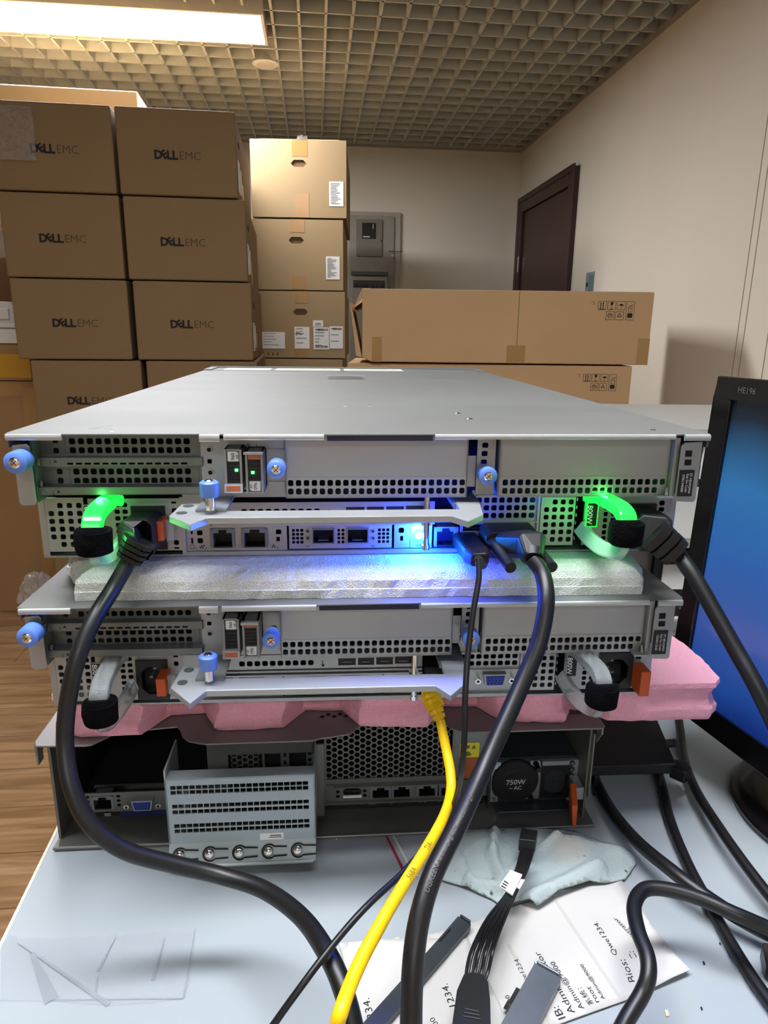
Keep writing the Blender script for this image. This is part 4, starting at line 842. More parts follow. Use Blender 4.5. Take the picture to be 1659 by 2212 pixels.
    b = MB(Z0, K); b.plate(385.6, 410.6, 53, 84, 30, 4, [(389, 407.4, 57.6, 81)], ch=.3); b.box(386, 410, 44, 45, 54, 83); sk = b.build('power_socket', BLK, pw)
    for x, y in ((398.4, 58.4), (395.6, 66.6), (397.4, 70.6)): b = MB(Z0, K); b.box(x-1.6, x+1.6, 33, 44, y-.7, y+.7); b.build('contact_pin', CHROME, pw)
    b = MB(Z0, K); b.box(386, 408.6, 30, 33, 49.2, 53); b.box(408.8, 419, 31, 33, 49.2, 66.4); b.box(409, 411.4, 31, 33, 66, 88); b.build('socket_trim', STEEL, pw)
    for y in (51.8, 57.6, 63.4): b = MB(Z0, K); b.tube([(411, 30, y), (411, 31, y)], 2.3, 18); b.tube([(411, 29.6, y), (411, 30, y)], 1.3, 12, m=1); b.build('status_light', [BLK, STEELD], pw)
    b = MB(Z0, K); b.prism([(399.6, 55.6+0), (403, 55), (406.2, 60), (406.4, 70), (403.4, 82.4), (400, 72), (397.8, 67)], -2, 10, 'v') if False else b.hexa([(399, -6, 64), (404, -6, 64), (409, 14, 58), (404, 14, 58), (402, -4, 86), (405, -4, 86), (409.4, 14, 78), (404.4, 14, 78)]); b.build('release_latch', ORANGE, pw, bevel=.001)
    b = MB(Z0, K); b.box(409.4, 416, 14, 30, 63, 74); b.build('latch_arm', STEEL, pw)
    slot_bracket(root)
    return root
old_server()
# ---------------------------------------------------------------- packing foam between the servers
from mathutils import noise as NZ
def foam_mat(name, c1, c2, bs=420, bump=.8):
    m = bpy.data.materials.new(name); m.use_nodes = True; nt = m.node_tree; L = nt.links; b = nt.nodes['Principled BSDF']
    tc = nt.nodes.new('ShaderNodeTexCoord'); v = nt.nodes.new('ShaderNodeTexVoronoi'); v.feature = 'DISTANCE_TO_EDGE'; v.inputs['Scale'].default_value = bs; L.new(tc.outputs['Object'], v.inputs['Vector'])
    mr = nt.nodes.new('ShaderNodeMapRange'); mr.inputs['From Max'].default_value = .25; L.new(v.outputs['Distance'], mr.inputs[0])
    mx = nt.nodes.new('ShaderNodeMix'); mx.data_type = 'RGBA'; mx.inputs[6].default_value = lin(c1); mx.inputs[7].default_value = lin(c2); L.new(mr.outputs[0], mx.inputs[0]); L.new(mx.outputs[2], b.inputs['Base Color'])
    bp = nt.nodes.new('ShaderNodeBump'); bp.inputs['Strength'].default_value = bump; bp.inputs['Distance'].default_value = .0012; bp.invert = True; L.new(mr.outputs[0], bp.inputs['Height']); L.new(bp.outputs[0], b.inputs['Normal'])
    b.inputs['Roughness'].default_value = .33; b.inputs['Subsurface Weight'].default_value = .25; b.inputs['Subsurface Radius'].default_value = (.006, .006, .006)
    return m
FW = foam_mat('white packing foam', 'f0f3ef', 'd6dbd6', 640, .45); FP = foam_mat('pink packing foam', 'ffbccb', 'f8a6ba', 800, .5)
def rough_slab(name, label, outline, z0, z1, m, P, yaw, jag=.0008, prof=None):
    """outline in mm around P; walls get a torn, cellular edge"""
    b = MB(None, .001); ou = []
    for i in range(len(outline)):
        a = Vector(outline[i]); c = Vector(outline[(i+1) % len(outline)]); n = max(1, int((c-a).length/5)) if (c-a).length < 620 and a.y < 200 and c.y < 200 else 1
        for k in range(n): ou.append(a+(c-a)*k/n)
    lv = prof or [(0, z0), (0, z0*.65+z1*.35), (0, z0*.35+z1*.65), (0, z1)]
    ctr = Vector((sum(p.x for p in ou)/len(ou), 120)); rings = []
    for off, z in lv:
        rg = []
        for p in ou:
            d = (p-ctr).normalized(); k = jag*1000*(NZ.noise(Vector((p.x*.12, p.y*.12, z*.3)))*2)
            q = p+d*(off+k) ; rg.append((q.x, q.y, z))
        rings.append(rg)
    n = len(ou)
    for a, c in zip(rings, rings[1:]):
        for i in range(n): k = (i+1) % n; b.face([a[i], a[k], c[k], c[i]])
    b.face(rings[0]); b.face(rings[-1])
    o = b.build(name, m); o.location = P; o.rotation_euler.z = yaw
    return tag(o, label, 'foam')
rough_slab('packing_foam', 'white closed cell foam slab between the top and middle servers', [(33, 11), (408, 10), (416, 28), (419, 60), (419, 560), (20, 560), (14, 120), (10, 62), (22, 40), (29, 26)], 0, 22.6, FW, (-.2307, .398, H-.1712), .0669, jag=.0009, prof=[(0, 0), (.5, 6), (-.5, 6.4), (-1, 12), (-5, 16.5), (-12, 20), (-20, 22.4)])
PO = [(12, 15), (30, 8), (73, 8.5), (88, 34), (115, 35.8), (127.8, 11.5), (150, 10.5), (176.7, 12), (192, 34.9), (221, 33.3), (234.6, 10.5), (260, 7), (286.8, 6), (304.5, 34), (329.6, 33), (342.3, 15.3), (360, 9), (392.3, 6.5), (404.4, 25.3), (416, 22), (428, 8), (446, 6), (508, 6), (516, 14), (519, 60), (516, 90), (505, 98), (470, 110), (445, 130), (425, 300), (425, 560), (8, 560), (8, 60)]
rough_slab('packing_foam', 'pink scalloped foam slab sticking out between the middle and lowest servers', PO, 0, 31, FP, (-.2502, .4283, H-.2895), .0774, jag=.0009, prof=[(-2, 0), (0, 3), (0, 9), (-1.5, 12), (-4, 17), (-4, 22), (0, 27.5), (0, 31.4)])
# ---------------------------------------------------------------- table
TZ = H-.385
TABM = mat('grey laminate table top', '9fa8ac', .36, noise=.03, nscale=2, bump=.02, bscale=500)
EDGE = mat('cream table edging', 'd8d2bd', .5)
def lvl(o): return o
r = thing('work_table', 'grey topped work table with cream edge carrying the servers', 'table', (0, 0, 0))
l0 = Vector((-.2418, .3492)); ld = Vector((-.0098, .0802)).normalized()
A0 = l0 - ld*.28; A1 = l0 + ld*1.2; B1 = A1 + Vector((1.42, .10)); B0 = A0 + Vector((1.5, .10))
b = MB(); b.prism([tuple(A0), tuple(B0), tuple(B1), tuple(A1)], TZ-.025, TZ, 'w'); b.build('table_top', TABM, r)
nl = Vector((-ld.y, ld.x)); b = MB(); b.prism([tuple(A0), tuple(A1), tuple(A1+nl*.0022), tuple(A0+nl*.0022)], TZ-.025, TZ+.0003, 'w'); b.build('edge_band', EDGE, r)
for q in (A0+Vector((.05, .06)), A1+Vector((.06, -.06)), B0+Vector((-.06, .06)), B1+Vector((-.06, -.06))):
    b = MB(); b.box(q.x-.02, q.x+.02, q.y-.02, q.y+.02, 0, TZ-.025); b.build('leg', STEELD, r)
# ---------------------------------------------------------------- equipment further back on the right
WGR = mat('pale equipment lid', 'a3a39d', .4, .3, noise=.04); PKG = mat('pinkish grey metal', '8f8483', .45, .3, noise=.05)
def chassis(name, label, x0, x1, y0, y1, z0, z1, m, fins=False, yaw=.03):
    r = thing(name, label, 'server', (x0, y0, H+z0), yaw); b = MB(); w = x1-x0; d = y1-y0; h = z1-z0
    b.box(0, w, .012, d, 0, h-.006); b.box(0, .012, 0, .012, 0, h-.006); b.build('chassis', m, r, bevel=.001)
    b = MB(); b.box(-.002, w+.002, -.012, d, h-.005, h); b.box(-.002, w+.002, -.012, -.01, h-.012, h-.005); b.build('top_cover', WGR, r, bevel=.0008)
    b = MB(); b.box(.05, w-.01, .004, .012, .004, h-.02, 0)
    if fins:
        for k in range(14): b.box(.075+.009*k, .078+.009*k, -.001, .004, .012, h-.028, 1)
    else: b.box(.06, .2, .002, .004, .02, .05, 1)
    b.build('back_panel', [BLK, WHITEP], r); return r
chassis('rack_server', 'pale server at the right rear, upper one of two beside the monitor', .275, .70, .985, 1.32, -.219, -.131, mat('taupe metal', '8a8580', .5, .3), True)
chassis('rack_server', 'pinkish grey server at the right rear under the pale one', .262, .71, .74, 1.32, -.306, -.2195, PKG, False)
r = thing('plastic_tray', 'stack of clear plastic trays under the pinkish server at the right', 'tray', (.25, .70, TZ)); PT = mat('milky tray plastic', 'c4c4bf', .2, alpha=.75)
for k in range(3): b = MB(); b.box(.0, .42, .0+.008*k, .5, .002+.026*k, .006+.026*k); b.box(.0, .42, .0+.008*k, .003+.008*k, .006+.026*k, .024+.026*k); b.box(0, .003, .0+.008*k, .5, .006+.026*k, .024+.026*k); b.box(-.006, .426, -.006+.008*k, .0+.008*k, .022+.026*k, .025+.026*k); b.build('tray', PT, r)
# ---------------------------------------------------------------- monitor
r = thing('monitor', 'black monitor with a blue lit screen on a round foot at the right edge', 'monitor', (.385, .48, TZ), 0)
c0 = Vector((.385, .48, TZ))
BEZ = mat('glossy black bezel', '0d0b0c', .22, spec=.6)
def scr():
    m = bpy.data.materials.new('lit blue desktop'); m.use_nodes = True; nt = m.node_tree; L = nt.links; b = nt.nodes['Principled BSDF']
    tc = nt.nodes.new('ShaderNodeTexCoord'); sp = nt.nodes.new('ShaderNodeSeparateXYZ'); L.new(tc.outputs['Generated'], sp.inputs[0]); r = nt.nodes.new('ShaderNodeValToRGB'); e = r.color_ramp.elements
    e[0].position = 0; e[0].color = lin('0a2a78'); e[1].position = 1; e[1].color = lin('0a1018')
    for p, c in ((.1, '1c4a9c'), (.3, '3a5aa8'), (.5, '2b62b0'), (.72, '2a74b4'), (.84, '1e5580'), (.93, '10202e')): x = e.new(p); x.color = lin(c)
    n = nt.nodes.new('ShaderNodeTexNoise'); n.inputs['Scale'].default_value = 3; L.new(tc.outputs['Generated'], n.inputs[0]); ma = nt.nodes.new('ShaderNodeMath'); ma.operation = 'MULTIPLY_ADD'; ma.inputs[1].default_value = .12; L.new(n.outputs[0], ma.inputs[0]); L.new(sp.outputs[2], ma.inputs[2])
    sb = nt.nodes.new('ShaderNodeMath'); sb.operation = 'SUBTRACT'; sb.inputs[1].default_value = .06; L.new(ma.outputs[0], sb.inputs[0]); L.new(sb.outputs[0], r.inputs[0])
    b.inputs['Base Color'].default_value = (.01, .01, .012, 1); b.inputs['Roughness'].default_value = .25; L.new(r.outputs[0], b.inputs['Emission Color']); b.inputs['Emission Strength'].default_value = .85
    return m
A = Vector((.2814, .58, H-.0331)); me_ = Vector((.285, -.96, 0)).normalized(); mn_ = Vector((-.96, -.285, 0)).normalized()
tilt = .035
mu = (Vector((0, 0, 1))*cos(tilt) - mn_*sin(tilt)).normalized(); mf = mu.cross(me_).normalized()   # screen up and outwards
if mf.dot(mn_) < 0: mf = -mf
def mp_(s, t, n=0): return A + me_*s - mu*t + mf*n - c0
def mslab(b, s0, s1, t0, t1, n0, n1, m=0): b.hexa([mp_(s0, t1, n0), mp_(s1, t1, n0), mp_(s1, t1, n1), mp_(s0, t1, n1), mp_(s0, t0, n0), mp_(s1, t0, n0), mp_(s1, t0, n1), mp_(s0, t0, n1)], m)
MW, MH, bz = .40, .30, .018
b = MB(); mslab(b, 0, MW, 0, bz, -.0, .006); mslab(b, 0, MW, MH-bz-.004, MH, 0, .006); mslab(b, 0, bz, bz, MH-bz-.004, 0, .006); mslab(b, MW-bz, MW, bz, MH-bz-.004, 0, .006); b.build('bezel', BEZ, r, bevel=.001)
b = MB(); mslab(b, .002, MW-.002, .002, MH-.002, -.032, 0); mslab(b, .08, MW-.08, .04, MH-.05, -.055, -.032); b.build('back_shell', BLKM, r, bevel=.002)
b = MB(); mslab(b, bz, MW-bz, bz, MH-bz-.004, .0005, .002); b.build('screen', scr(), r)
b = MB(); b.text('HE196', .0068, mp_(.034, .0095, .0065), me_, mu, 0, .0); b.build('model_print', GREYINK, r)
b = MB(); b.tube([(0, 0, 0), (0, 0, .006), (0, 0, .011), (0, 0, .014)], [.086, .088, .084, .07], 56); b.build('round_foot', BEZ, r, smooth=True)
b = MB(); b.tube([(.03, .0, .012), (.03, .0, .09), tuple(mp_(.13, MH-.1, -.05))], [.028, .022, .02], 20); b.build('neck', BLKM, r, smooth=True)
# ---------------------------------------------------------------- cables
def cable(name, label, cat, px, dia, m, n=8, verts=14, group=None, root=None, part=None, ptsextra=None):
    """px: (x, y, kind, value): d axial depth, z height over the table"""
    pts = []
    for q in px:
        if len(q) == 3: pts.append(Vector(q)); continue
        x, y, k, v = q; pts.append(at(x, y, d=v) if k == 'd' else at(x, y, z=-.385+dia/2+v) if k == 'z' else Vector((x, y, v)))
    pts = [p if p.z > TZ+dia/2 else Vector((p.x, p.y, TZ+dia/2+.0005)) for p in pts]
    sp = smoothpath(pts, n); b = MB(); b.tube([tuple(p) for p in sp], dia/2, verts)
    if root: return build_at(b, part, m, root, smooth=True), sp
    o = b.build(name, m, smooth=True, origin='auto'); tag(o, label, cat, group); return o, sp
def local_root(name, label, cat, loc): return thing(name, label, cat, loc)
def build_at(b, name, m, root, **k):
    o = b.build(name, m, root, origin=Vector(root.location), **k); o.location = (0, 0, 0); return o
def srv(u, v, w, P=(-.2246, .3983, -.0611), yaw=.0768):
    c, s = cos(yaw), sin(yaw); u, v, w = u/1000, v/1000, w/1000
    return Vector((P[0]+u*c-v*s, P[1]+u*s+v*c, H+P[2]-w))
def blockpath(b, pts, wh, m=0):
    """rectangular section swept through points; wh list of (half width, half height)"""
    P_ = [Vector(p) for p in pts]; sec = []
    for i, p in enumerate(P_):
        t = (P_[min(i+1, len(P_)-1)]-P_[max(i-1, 0)]).normalized(); side = t.cross(Vector((0, 0, 1))).normalized(); up = side.cross(t); w, h = wh[i]
        c = .35*min(w, h); sec.append([p+side*x+up*y for x, y in ((w-c, -h), (w, -h+c), (w, h-c), (w-c, h), (-w+c, h), (-w, h-c), (-w, -h+c), (-w+c, -h))])
    for a, c in zip(sec, sec[1:]):
        for k in range(8): l = (k+1) % 8; b.face([a[k], a[l], c[l], c[k]], m)
    b.face(sec[0], m); b.face(sec[-1], m)
def ribs(b, p0, p1, n, w0, w1, h0, h1, gap=.4):
    p0, p1 = Vector(p0), Vector(p1)
    for k in range(n):
        a = p0.lerp(p1, k/n); c = p0.lerp(p1, (k+1-gap)/n); t = k/n; t2 = (k+1-gap)/n
        blockpath(b, [a, c], [(w0+(w1-w0)*t, h0+(h1-h0)*t), (w0+(w1-w0)*t2, h0+(h1-h0)*t2)])
    blockpath(b, [p0, p1], [(w0*.72, h0*.72), (w1*.72, h1*.72)])
# left power cord
P0 = srv(72.5, 34, 67); P1 = srv(70.5, 2, 66.5); P2 = at(305, 1163, d=.425); P3 = at(281, 1208, d=.428)
r = local_root('power_cable', 'thick black power cord from the top server plug looping down left', 'cable', Vector((P1.x, P1.y, TZ)))
b = MB(); blockpath(b, [P0, P1, P2], [(.0105, .0125), (.0105, .0125), (.009, .0085)]); build_at(b, 'plug', BLK, r, bevel=.0008)
b = MB(); ribs(b, P2, P3, 4, .0098, .0078, .0098, .0078, .3); build_at(b, 'strain_relief', BLK, r)
cable(None, None, None, [(P3.x, P3.y, P3.z), (245, 1270, 'd', .42), (205, 1335, 'd', .405), (168, 1420, 'd', .395), (146, 1520, 'd', .395), (141, 1610, 'd', .395), (155, 1700, 'd', .39), (195, 1780, 'd', .39), (270, 1837, 'd', .395), (380, 1868, 'd', .405), (480, 1892, 'd', .41), (570, 1922, 'd', .40), (650, 1980, 'd', .375), (707, 2060, 'd', .345), (742, 2140, 'd', .33), (765, 2230, 'd', .32), (775, 2330, 'd', .31), (770, 2700, 'd', .29)], .0100, CABLE, root=r, part='cord')
# right power cord
Q0 = srv(404, 34, 67); Q1 = srv(404, 4, 66); Q2 = at(1410, 1150, d=.44); Q3 = at(1463, 1195, d=.44)
r = local_root('power_cable', 'thick black power cord from the right plug of the top server past the monitor', 'cable', Vector((Q1.x, Q1.y, TZ)))
b = MB(); blockpath(b, [Q0, Q1, Q2], [(.012, .0125), (.012, .0125), (.0105, .0105)]); build_at(b, 'plug', BLK, r, bevel=.0008)
b = MB(); ribs(b, Q2, Q3, 3, .0108, .0095, .0105, .0095, .22); build_at(b, 'strain_relief', BLK, r)
cable(None, None, None, [(Q3.x, Q3.y, Q3.z), (1500, 1247, 'd', .43), (1545, 1325, 'd', .42), (1590, 1405, 'd', .41), (1630, 1475, 'd', .40), (1665, 1545, 'd', .395), (1700, 1620, 'd', .39)], .0100, CABLE, root=r, part='cord')
# video cable
V0 = srv(312, 32, 73); V1 = srv(312, 10, 74); V2 = at(1148, 1178, d=.432); V3 = at(1150, 1208, d=.425)
r = local_root('video_cable', 'thick black video cable with screw plug, hanging in front of all three servers', 'cable', Vector((V1.x, V1.y-.1, TZ)))
b = MB(); blockpath(b, [V0, V1], [(.0185, .0075), (.0185, .008)]); blockpath(b, [V1, V2, V3], [(.0135, .0085), (.0095, .0085), (.0062, .006)]); build_at(b, 'plug', BLK, r, bevel=.001)
for u in (299, 325):
    b = MB(); b.tube([tuple(srv(u, 22, 74.5)), tuple(srv(u, 8, 75)), tuple(srv(u+.4, 6, 75)), tuple(srv(u+3, -24, 79))], [.0052, .0052, .0034, .0036], 14); k = build_at(b, 'thumb_screw', BLK, r, smooth=True)
b = MB(); b.tube([tuple(V2.lerp(V3, .5)), tuple(V3)], [.0075, .0068], 18); build_at(b, 'strain_relief', BLK, r, smooth=True)
vo, vp = cable(None, None, None, [(V3.x, V3.y, V3.z), (1172, 1240, 'd', .42), (1180, 1300, 'd', .41), (1165, 1385, 'd', .405), (1135, 1460, 'd', .40), (1095, 1550, 'd', .39), (1045, 1660, 'd', .375), (990, 1780, 'd', .35), (935, 1890, 'd', .33), (905, 1990, 'd', .318), (892, 2090, 'd', .31), (888, 2212, 'd', .305), (890, 2330, 'd', .30), (895, 2750, 'd', .27)], .0102, CABLE, root=r, part='cord')
# thin cable
T0 = srv(284, 34, 78); T1 = srv(285.5, 0, 78.6)
r = local_root('thin_cable', 'thin black data cable plugged in beside the video plug of the top server', 'cable', Vector((T1.x, T1.y-.1, TZ)))
b = MB(); blockpath(b, [T0, T1, srv(286.5, -8, 79.4)], [(.0084, .0052), (.0084, .0056), (.0058, .0045)]); build_at(b, 'plug', BLK, r, bevel=.0015)
T2 = at(1033, 1208, d=.398); b = MB(); b.tube([tuple(srv(286.5, -13, 80)), tuple(T2)], [.0036, .0024], 14); build_at(b, 'strain_relief', BLK, r, smooth=True)
cable(None, None, None, [(T2.x, T2.y, T2.z), (1034, 1250, 'd', .395), (1024, 1310, 'd', .392), (1012, 1400, 'd', .39), (1005, 1500, 'd', .385), (1003, 1590, 'd', .385), (997, 1665, 'd', .39), (985, 1725, 'd', .408), (962, 1775, 'd', .41), (920, 1830, 'd', .395), (865, 1890, 'd', .372), (790, 1960, 'd', .35), (720, 2040, 'd', .337), (655, 2125, 'd', .325), (590, 2215, 'd', .32), (540, 2290, 'd', .315)], .0035, CABLE, root=r, part='cord')
# yellow network cable
S2P = (-.2307, .398, -.1714); Y0 = srv(271, 26, 77, S2P, .0669); Y1 = at(928, 1500, d=.452); Y2 = at(943, 1530, d=.448); Y3 = at(951, 1556, d=.446)
r = local_root('network_cable', 'yellow network cable from the middle server running down across the table', 'cable', Vector((Y1.x, Y1.y-.1, TZ)))
b = MB(); blockpath(b, [Y0, Y1, Y2], [(.0058, .0045), (.0055, .0045), (.0055, .0045)]); ribs(b, Y1, Y3, 5, .0056, .0034, .0048, .0032, .3); build_at(b, 'boot', YEL, r)
yo, yp = cable(None, None, None, [(Y3.x, Y3.y, Y3.z), (962, 1610, 'd', .44), (973, 1670, 'd', .43), (973, 1715, 'd', .42), (958, 1765, 'd', .40), (920, 1835, 'd', .37), (870, 1915, 'd', .34), (820, 2000, 'd', .31), (775, 2085, 'd', .285), (738, 2180, 'd', .265), (725, 2260, 'd', .26), (700, 2700, 'd', .22)], .0062, YEL, root=r, part='cord')
def print_on(b, path, body, size, x, y, rad, rev=False, m=0):
    """letters printed along the cord nearest pixel row y"""
    best = min(range(1, len(path)-1), key=lambda i: abs((lambda q: CY+F*(q.dot(DN))/q.dot(fwd))(path[i]-Vector((0, 0, H)))-y))
    p = path[best]; t = (path[best+1]-path[best-1]).normalized(); t = -t if rev else t
    vw = (Vector((0, 0, H))-p).normalized(); up = vw.cross(t).normalized(); nn = t.cross(up)
    b.text(body, size, p+nn*(rad+.0001), t, up, m)
for y, s_ in ((1838, 'TIA-'), (1893, '568A')):
    b = MB(); print_on(b, yp, s_, .0042, 0, y, .0031, True); build_at(b, 'jacket_print', mat('olive print on yellow', '7a6410', .6), r)
b = MB()
for y, s_ in ((1735, '21'), (1770, '.com'), (1805, 'green'), (1845, 'www.u'), (1900, 'UGREEN')): print_on(b, vp, s_, .0036, 0, y, .0051, True)
r = [o for o in bpy.data.objects if o.name.startswith('video_cable')][0]; build_at(b, 'jacket_print', GREYINK, r)
# cables lying on the right of the table
CG = 'black cables lying on the right of the table'
cable('power_cable', 'thick black cable running from behind the lowest server to the right edge', 'cable', [(1245, 1560, 'z', .006), (1272, 1650, 'z', .002), (1310, 1735, 'z', .003), (1370, 1812, 'z', .01), (1450, 1880, 'z', .016), (1530, 1940, 'z', .014), (1600, 1985, 'z', .01), (1670, 2022, 'z', .008), (1740, 2050, 'z', .008)], .0098, CABLE, group=CG)
cable('power_cable', 'black cable coming from under the black bracket tray down to the lower right corner', 'cable', [(1395, 1600, 'z', .001), (1425, 1680, 'z', .001), (1447, 1770, 'z', .001), (1485, 1865, 'z', .001), (1530, 1950, 'z', .001), (1580, 2040, 'z', .001), (1630, 2120, 'z', .001), (1700, 2215, 'z', .001)], .0082, CABLE, group=CG)
cable('power_cable', 'black cable passing left of the monitor foot', 'cable', [(1462, 1520, 'z', .002), (1470, 1580, 'z', .002), (1478, 1640, 'z', .004), (1505, 1710, 'z', .008), (1555, 1790, 'z', .012), (1610, 1868, 'z', .012), (1670, 1945, 'z', .01), (1730, 2010, 'z', .008)], .0078, CABLE, group=CG)
cable('power_cable', 'black cable making a hook shaped loop over the printed labels', 'cable', [(1760, 2050, 'z', .03), (1660, 2005, 'z', .035), (1590, 1975, 'z', .04), (1510, 1940, 'z', .042), (1440, 1921, 'z', .043), (1392, 1922, 'z', .043), (1370, 1955, 'z', .043), (1378, 2010, 'z', .042), (1398, 2065, 'z', .04), (1400, 2110, 'z', .036), (1385, 2150, 'z', .03), (1352, 2205, 'z', .024), (1320, 2270, 'z', .02)], .0090, CABLE, group=CG)
# dark connector at the right edge
def tslab(b, pts, z0, z1, m=0, ztop=None):
    q = [at(x, y, z=-.385+z0) for x, y in pts]; i = len(b.v); n = len(q)
    b.v += [(p.x, p.y, TZ+z0) for p in q]+[(p.x, p.y, TZ+z1) for p in q]
    b.f.append(tuple(range(i, i+n))); b.f.append(tuple(range(i+2*n-1, i+n-1, -1))); b.m += [m, m]
    for j in range(n): k = (j+1) % n; b.f.append((i+j, i+k, i+n+k, i+n+j)); b.m.append(m)
b = MB(); tslab(b, [(1640, 2065), (1700, 2075), (1720, 2160), (1650, 2118)], .0002, .012); tag(b.build('connector', mat('dark brown plastic', '2a2320', .35), origin='auto', bevel=.0015), 'dark brown plastic connector at the right edge of the photo', 'connector')
# black bracket tray
r = local_root('drive_tray', 'black metal tray with side tabs lying beside the lowest server', 'tray', at(1370, 1640, z=-.385))
b = MB(); tslab(b, [(1240, 1678), (1458, 1672), (1410, 1556), (1225, 1556)], .020, .030); [tslab(b, [(x, y), (x+8, y), (x+8, y-6), (x, y-6)], .0, .020) for x, y in ((1280, 1720), (1420, 1716), (1400, 1640))]; build_at(b, 'tray_body', BLK, r, bevel=.001)
b = MB(); tslab(b, [(1432, 1602), (1458, 1600), (1461, 1614), (1437, 1616)], .024, .0262); tslab(b, [(1455, 1600), (1461, 1600), (1463, 1614), (1458, 1614)], .0262, .0275); build_at(b, 'tab', BLK, r)
b = MB(); tslab(b, [(1444, 1662), (1478, 1666), (1492, 1684), (1478, 1694), (1446, 1680)], .016, .027); build_at(b, 'corner_latch', BLK, r, bevel=.001)
# cloth
def blob(name, label, cat, outline, m, amp, z=.001, res=34, seed=2, rise=.012, thick=.0012, folds=()):
    pts = [at(x, y, z=-.385) for x, y in outline]; xs = [p.x for p in pts]; ys = [p.y for p in pts]
    def inside(x, y):
        c = False; n = len(pts)
        for i in range(n):
            a, e = pts[i], pts[(i+1) % n]
            if (a.y > y) != (e.y > y) and x < (e.x-a.x)*(y-a.y)/(e.y-a.y)+a.x: c = not c
        return c
    def dist(x, y):
        d = 1e9; n = len(pts)
        for i in range(n):
            a, e = pts[i], pts[(i+1) % n]; ab = Vector((e.x-a.x, e.y-a.y)); ap = Vector((x-a.x, y-a.y)); t = max(0, min(1, ap.dot(ab)/ab.length_squared)); d = min(d, (ap-ab*t).length)
        return d
    bm = bmesh.new(); vs = [bm.verts.new((p.x, p.y, 0)) for p in pts]; bm.faces.new(vs)
    bmesh.ops.triangulate(bm, faces=bm.faces)
    x0, x1, y0, y1 = min(xs), max(xs), min(ys), max(ys); st = max(x1-x0, y1-y0)/res; k = x0
    while k < x1: bmesh.ops.bisect_plane(bm, geom=bm.verts[:]+bm.edges[:]+bm.faces[:], plane_co=(k, 0, 0), plane_no=(1, 0, 0)); k += st
    k = y0
    while k < y1: bmesh.ops.bisect_plane(bm, geom=bm.verts[:]+bm.edges[:]+bm.faces[:], plane_co=(0, k, 0), plane_no=(0, 1, 0)); k += st
    bmesh.ops.triangulate(bm, faces=bm.faces); cx = (x0+x1)/2; cy = (y0+y1)/2
    for v in bm.verts:
        d = dist(v.co.x, v.co.y) if amp else 0; e = min(1, d/.02)
        hgt = rise*e*(.55+.45*NZ.noise(Vector((v.co.x*18, v.co.y*18, seed)))) + amp*e*(NZ.noise(Vector((v.co.x*45, v.co.y*45, seed+3)))) + amp*.7*abs(NZ.noise(Vector((v.co.x*30, v.co.y*70, seed+9))))
        for (fa, fb, fh, fw) in folds:
            A_ = at(*fa, z=-.385); B_ = at(*fb, z=-.385); ab = (B_-A_).to_2d(); ap = Vector((v.co.x-A_.x, v.co.y-A_.y)); t = max(0, min(1, ap.dot(ab)/ab.length_squared)); dd = (ap-ab*t).length; hgt += fh*math.exp(-(dd/fw)**2)
        v.co.z = TZ+z+max(0, hgt)
    c = Vector((cx, cy, TZ)); 
    for v in bm.verts: v.co -= c
    me = bpy.data.meshes.new(name)
    for f in bm.faces: f.smooth = True
    bmesh.ops.recalc_face_normals(bm, faces=bm.faces); bm.to_mesh(me); bm.free(); me.materials.append(m)
    o = bpy.data.objects.new(name, me); COL.objects.link(o); o.location = c; s = o.modifiers.new('thickness', 'SOLIDIFY'); s.thickness = thick; s.offset = 1
    return tag(o, label, cat)
CLOTH = mat('pale green grey cloth', 'b0bebd', .85, noise=.12, nscale=45, bump=.5, bscale=380, spec=.2)
def stain(m):
    nt = m.node_tree; L = nt.links; b = nt.nodes['Principled BSDF']; src = b.inputs['Base Color'].links[0].from_socket
    tc = nt.nodes.new('ShaderNodeTexCoord'); p = at(1225, 1850, z=-.385); gr = nt.nodes.new('ShaderNodeVectorMath'); gr.operation = 'DISTANCE'; geo = nt.nodes.new('ShaderNodeNewGeometry'); L.new(geo.outputs['Position'], gr.inputs[0]); gr.inputs[1].default_value = (p.x, p.y, TZ+.012)
    mr = nt.nodes.new('ShaderNodeMapRange'); mr.inputs['From Min'].default_value = .004; mr.inputs['From Max'].default_value = .022; mr.inputs['To Min'].default_value = .55; mr.inputs['To Max'].default_value = 0; L.new(gr.outputs['Value'], mr.inputs[0])
    mx = nt.nodes.new('ShaderNodeMix'); mx.data_type = 'RGBA'; mx.inputs[7].default_value = lin('b5a996'); L.new(src, mx.inputs[6]); L.new(mr.outputs[0], mx.inputs[0]); L.new(mx.outputs[2], b.inputs['Base Color'])
stain(CLOTH)
blob('cleaning_cloth', 'pale grey green cleaning cloth with a brown stain crumpled on the table', 'cloth',
     [(985, 1803), (1010, 1798), (1080, 1796), (1170, 1797), (1240, 1800), (1290, 1822), (1340, 1835), (1368, 1850), (1372, 1870), (1350, 1905), (1310, 1915), (1270, 1918), (1200, 1945), (1158, 1972), (1150, 1968), (1118, 1955), (1085, 1962), (1060, 1945), (1010, 1922), (960, 1908), (930, 1895), (950, 1860)],
     CLOTH, .003, rise=.009, res=60, folds=(((1068, 1815), (1062, 1870), .007, .003), ((1062, 1870), (1100, 1950), .007, .003), ((1100, 1905), (1200, 1835), .007, .004), ((1145, 1960), (1290, 1895), .009, .006), ((965, 1830), (1012, 1912), .005, .003), ((1012, 1915), (1080, 1930), .005, .003), ((1200, 1830), (1330, 1850), .005, .006)))
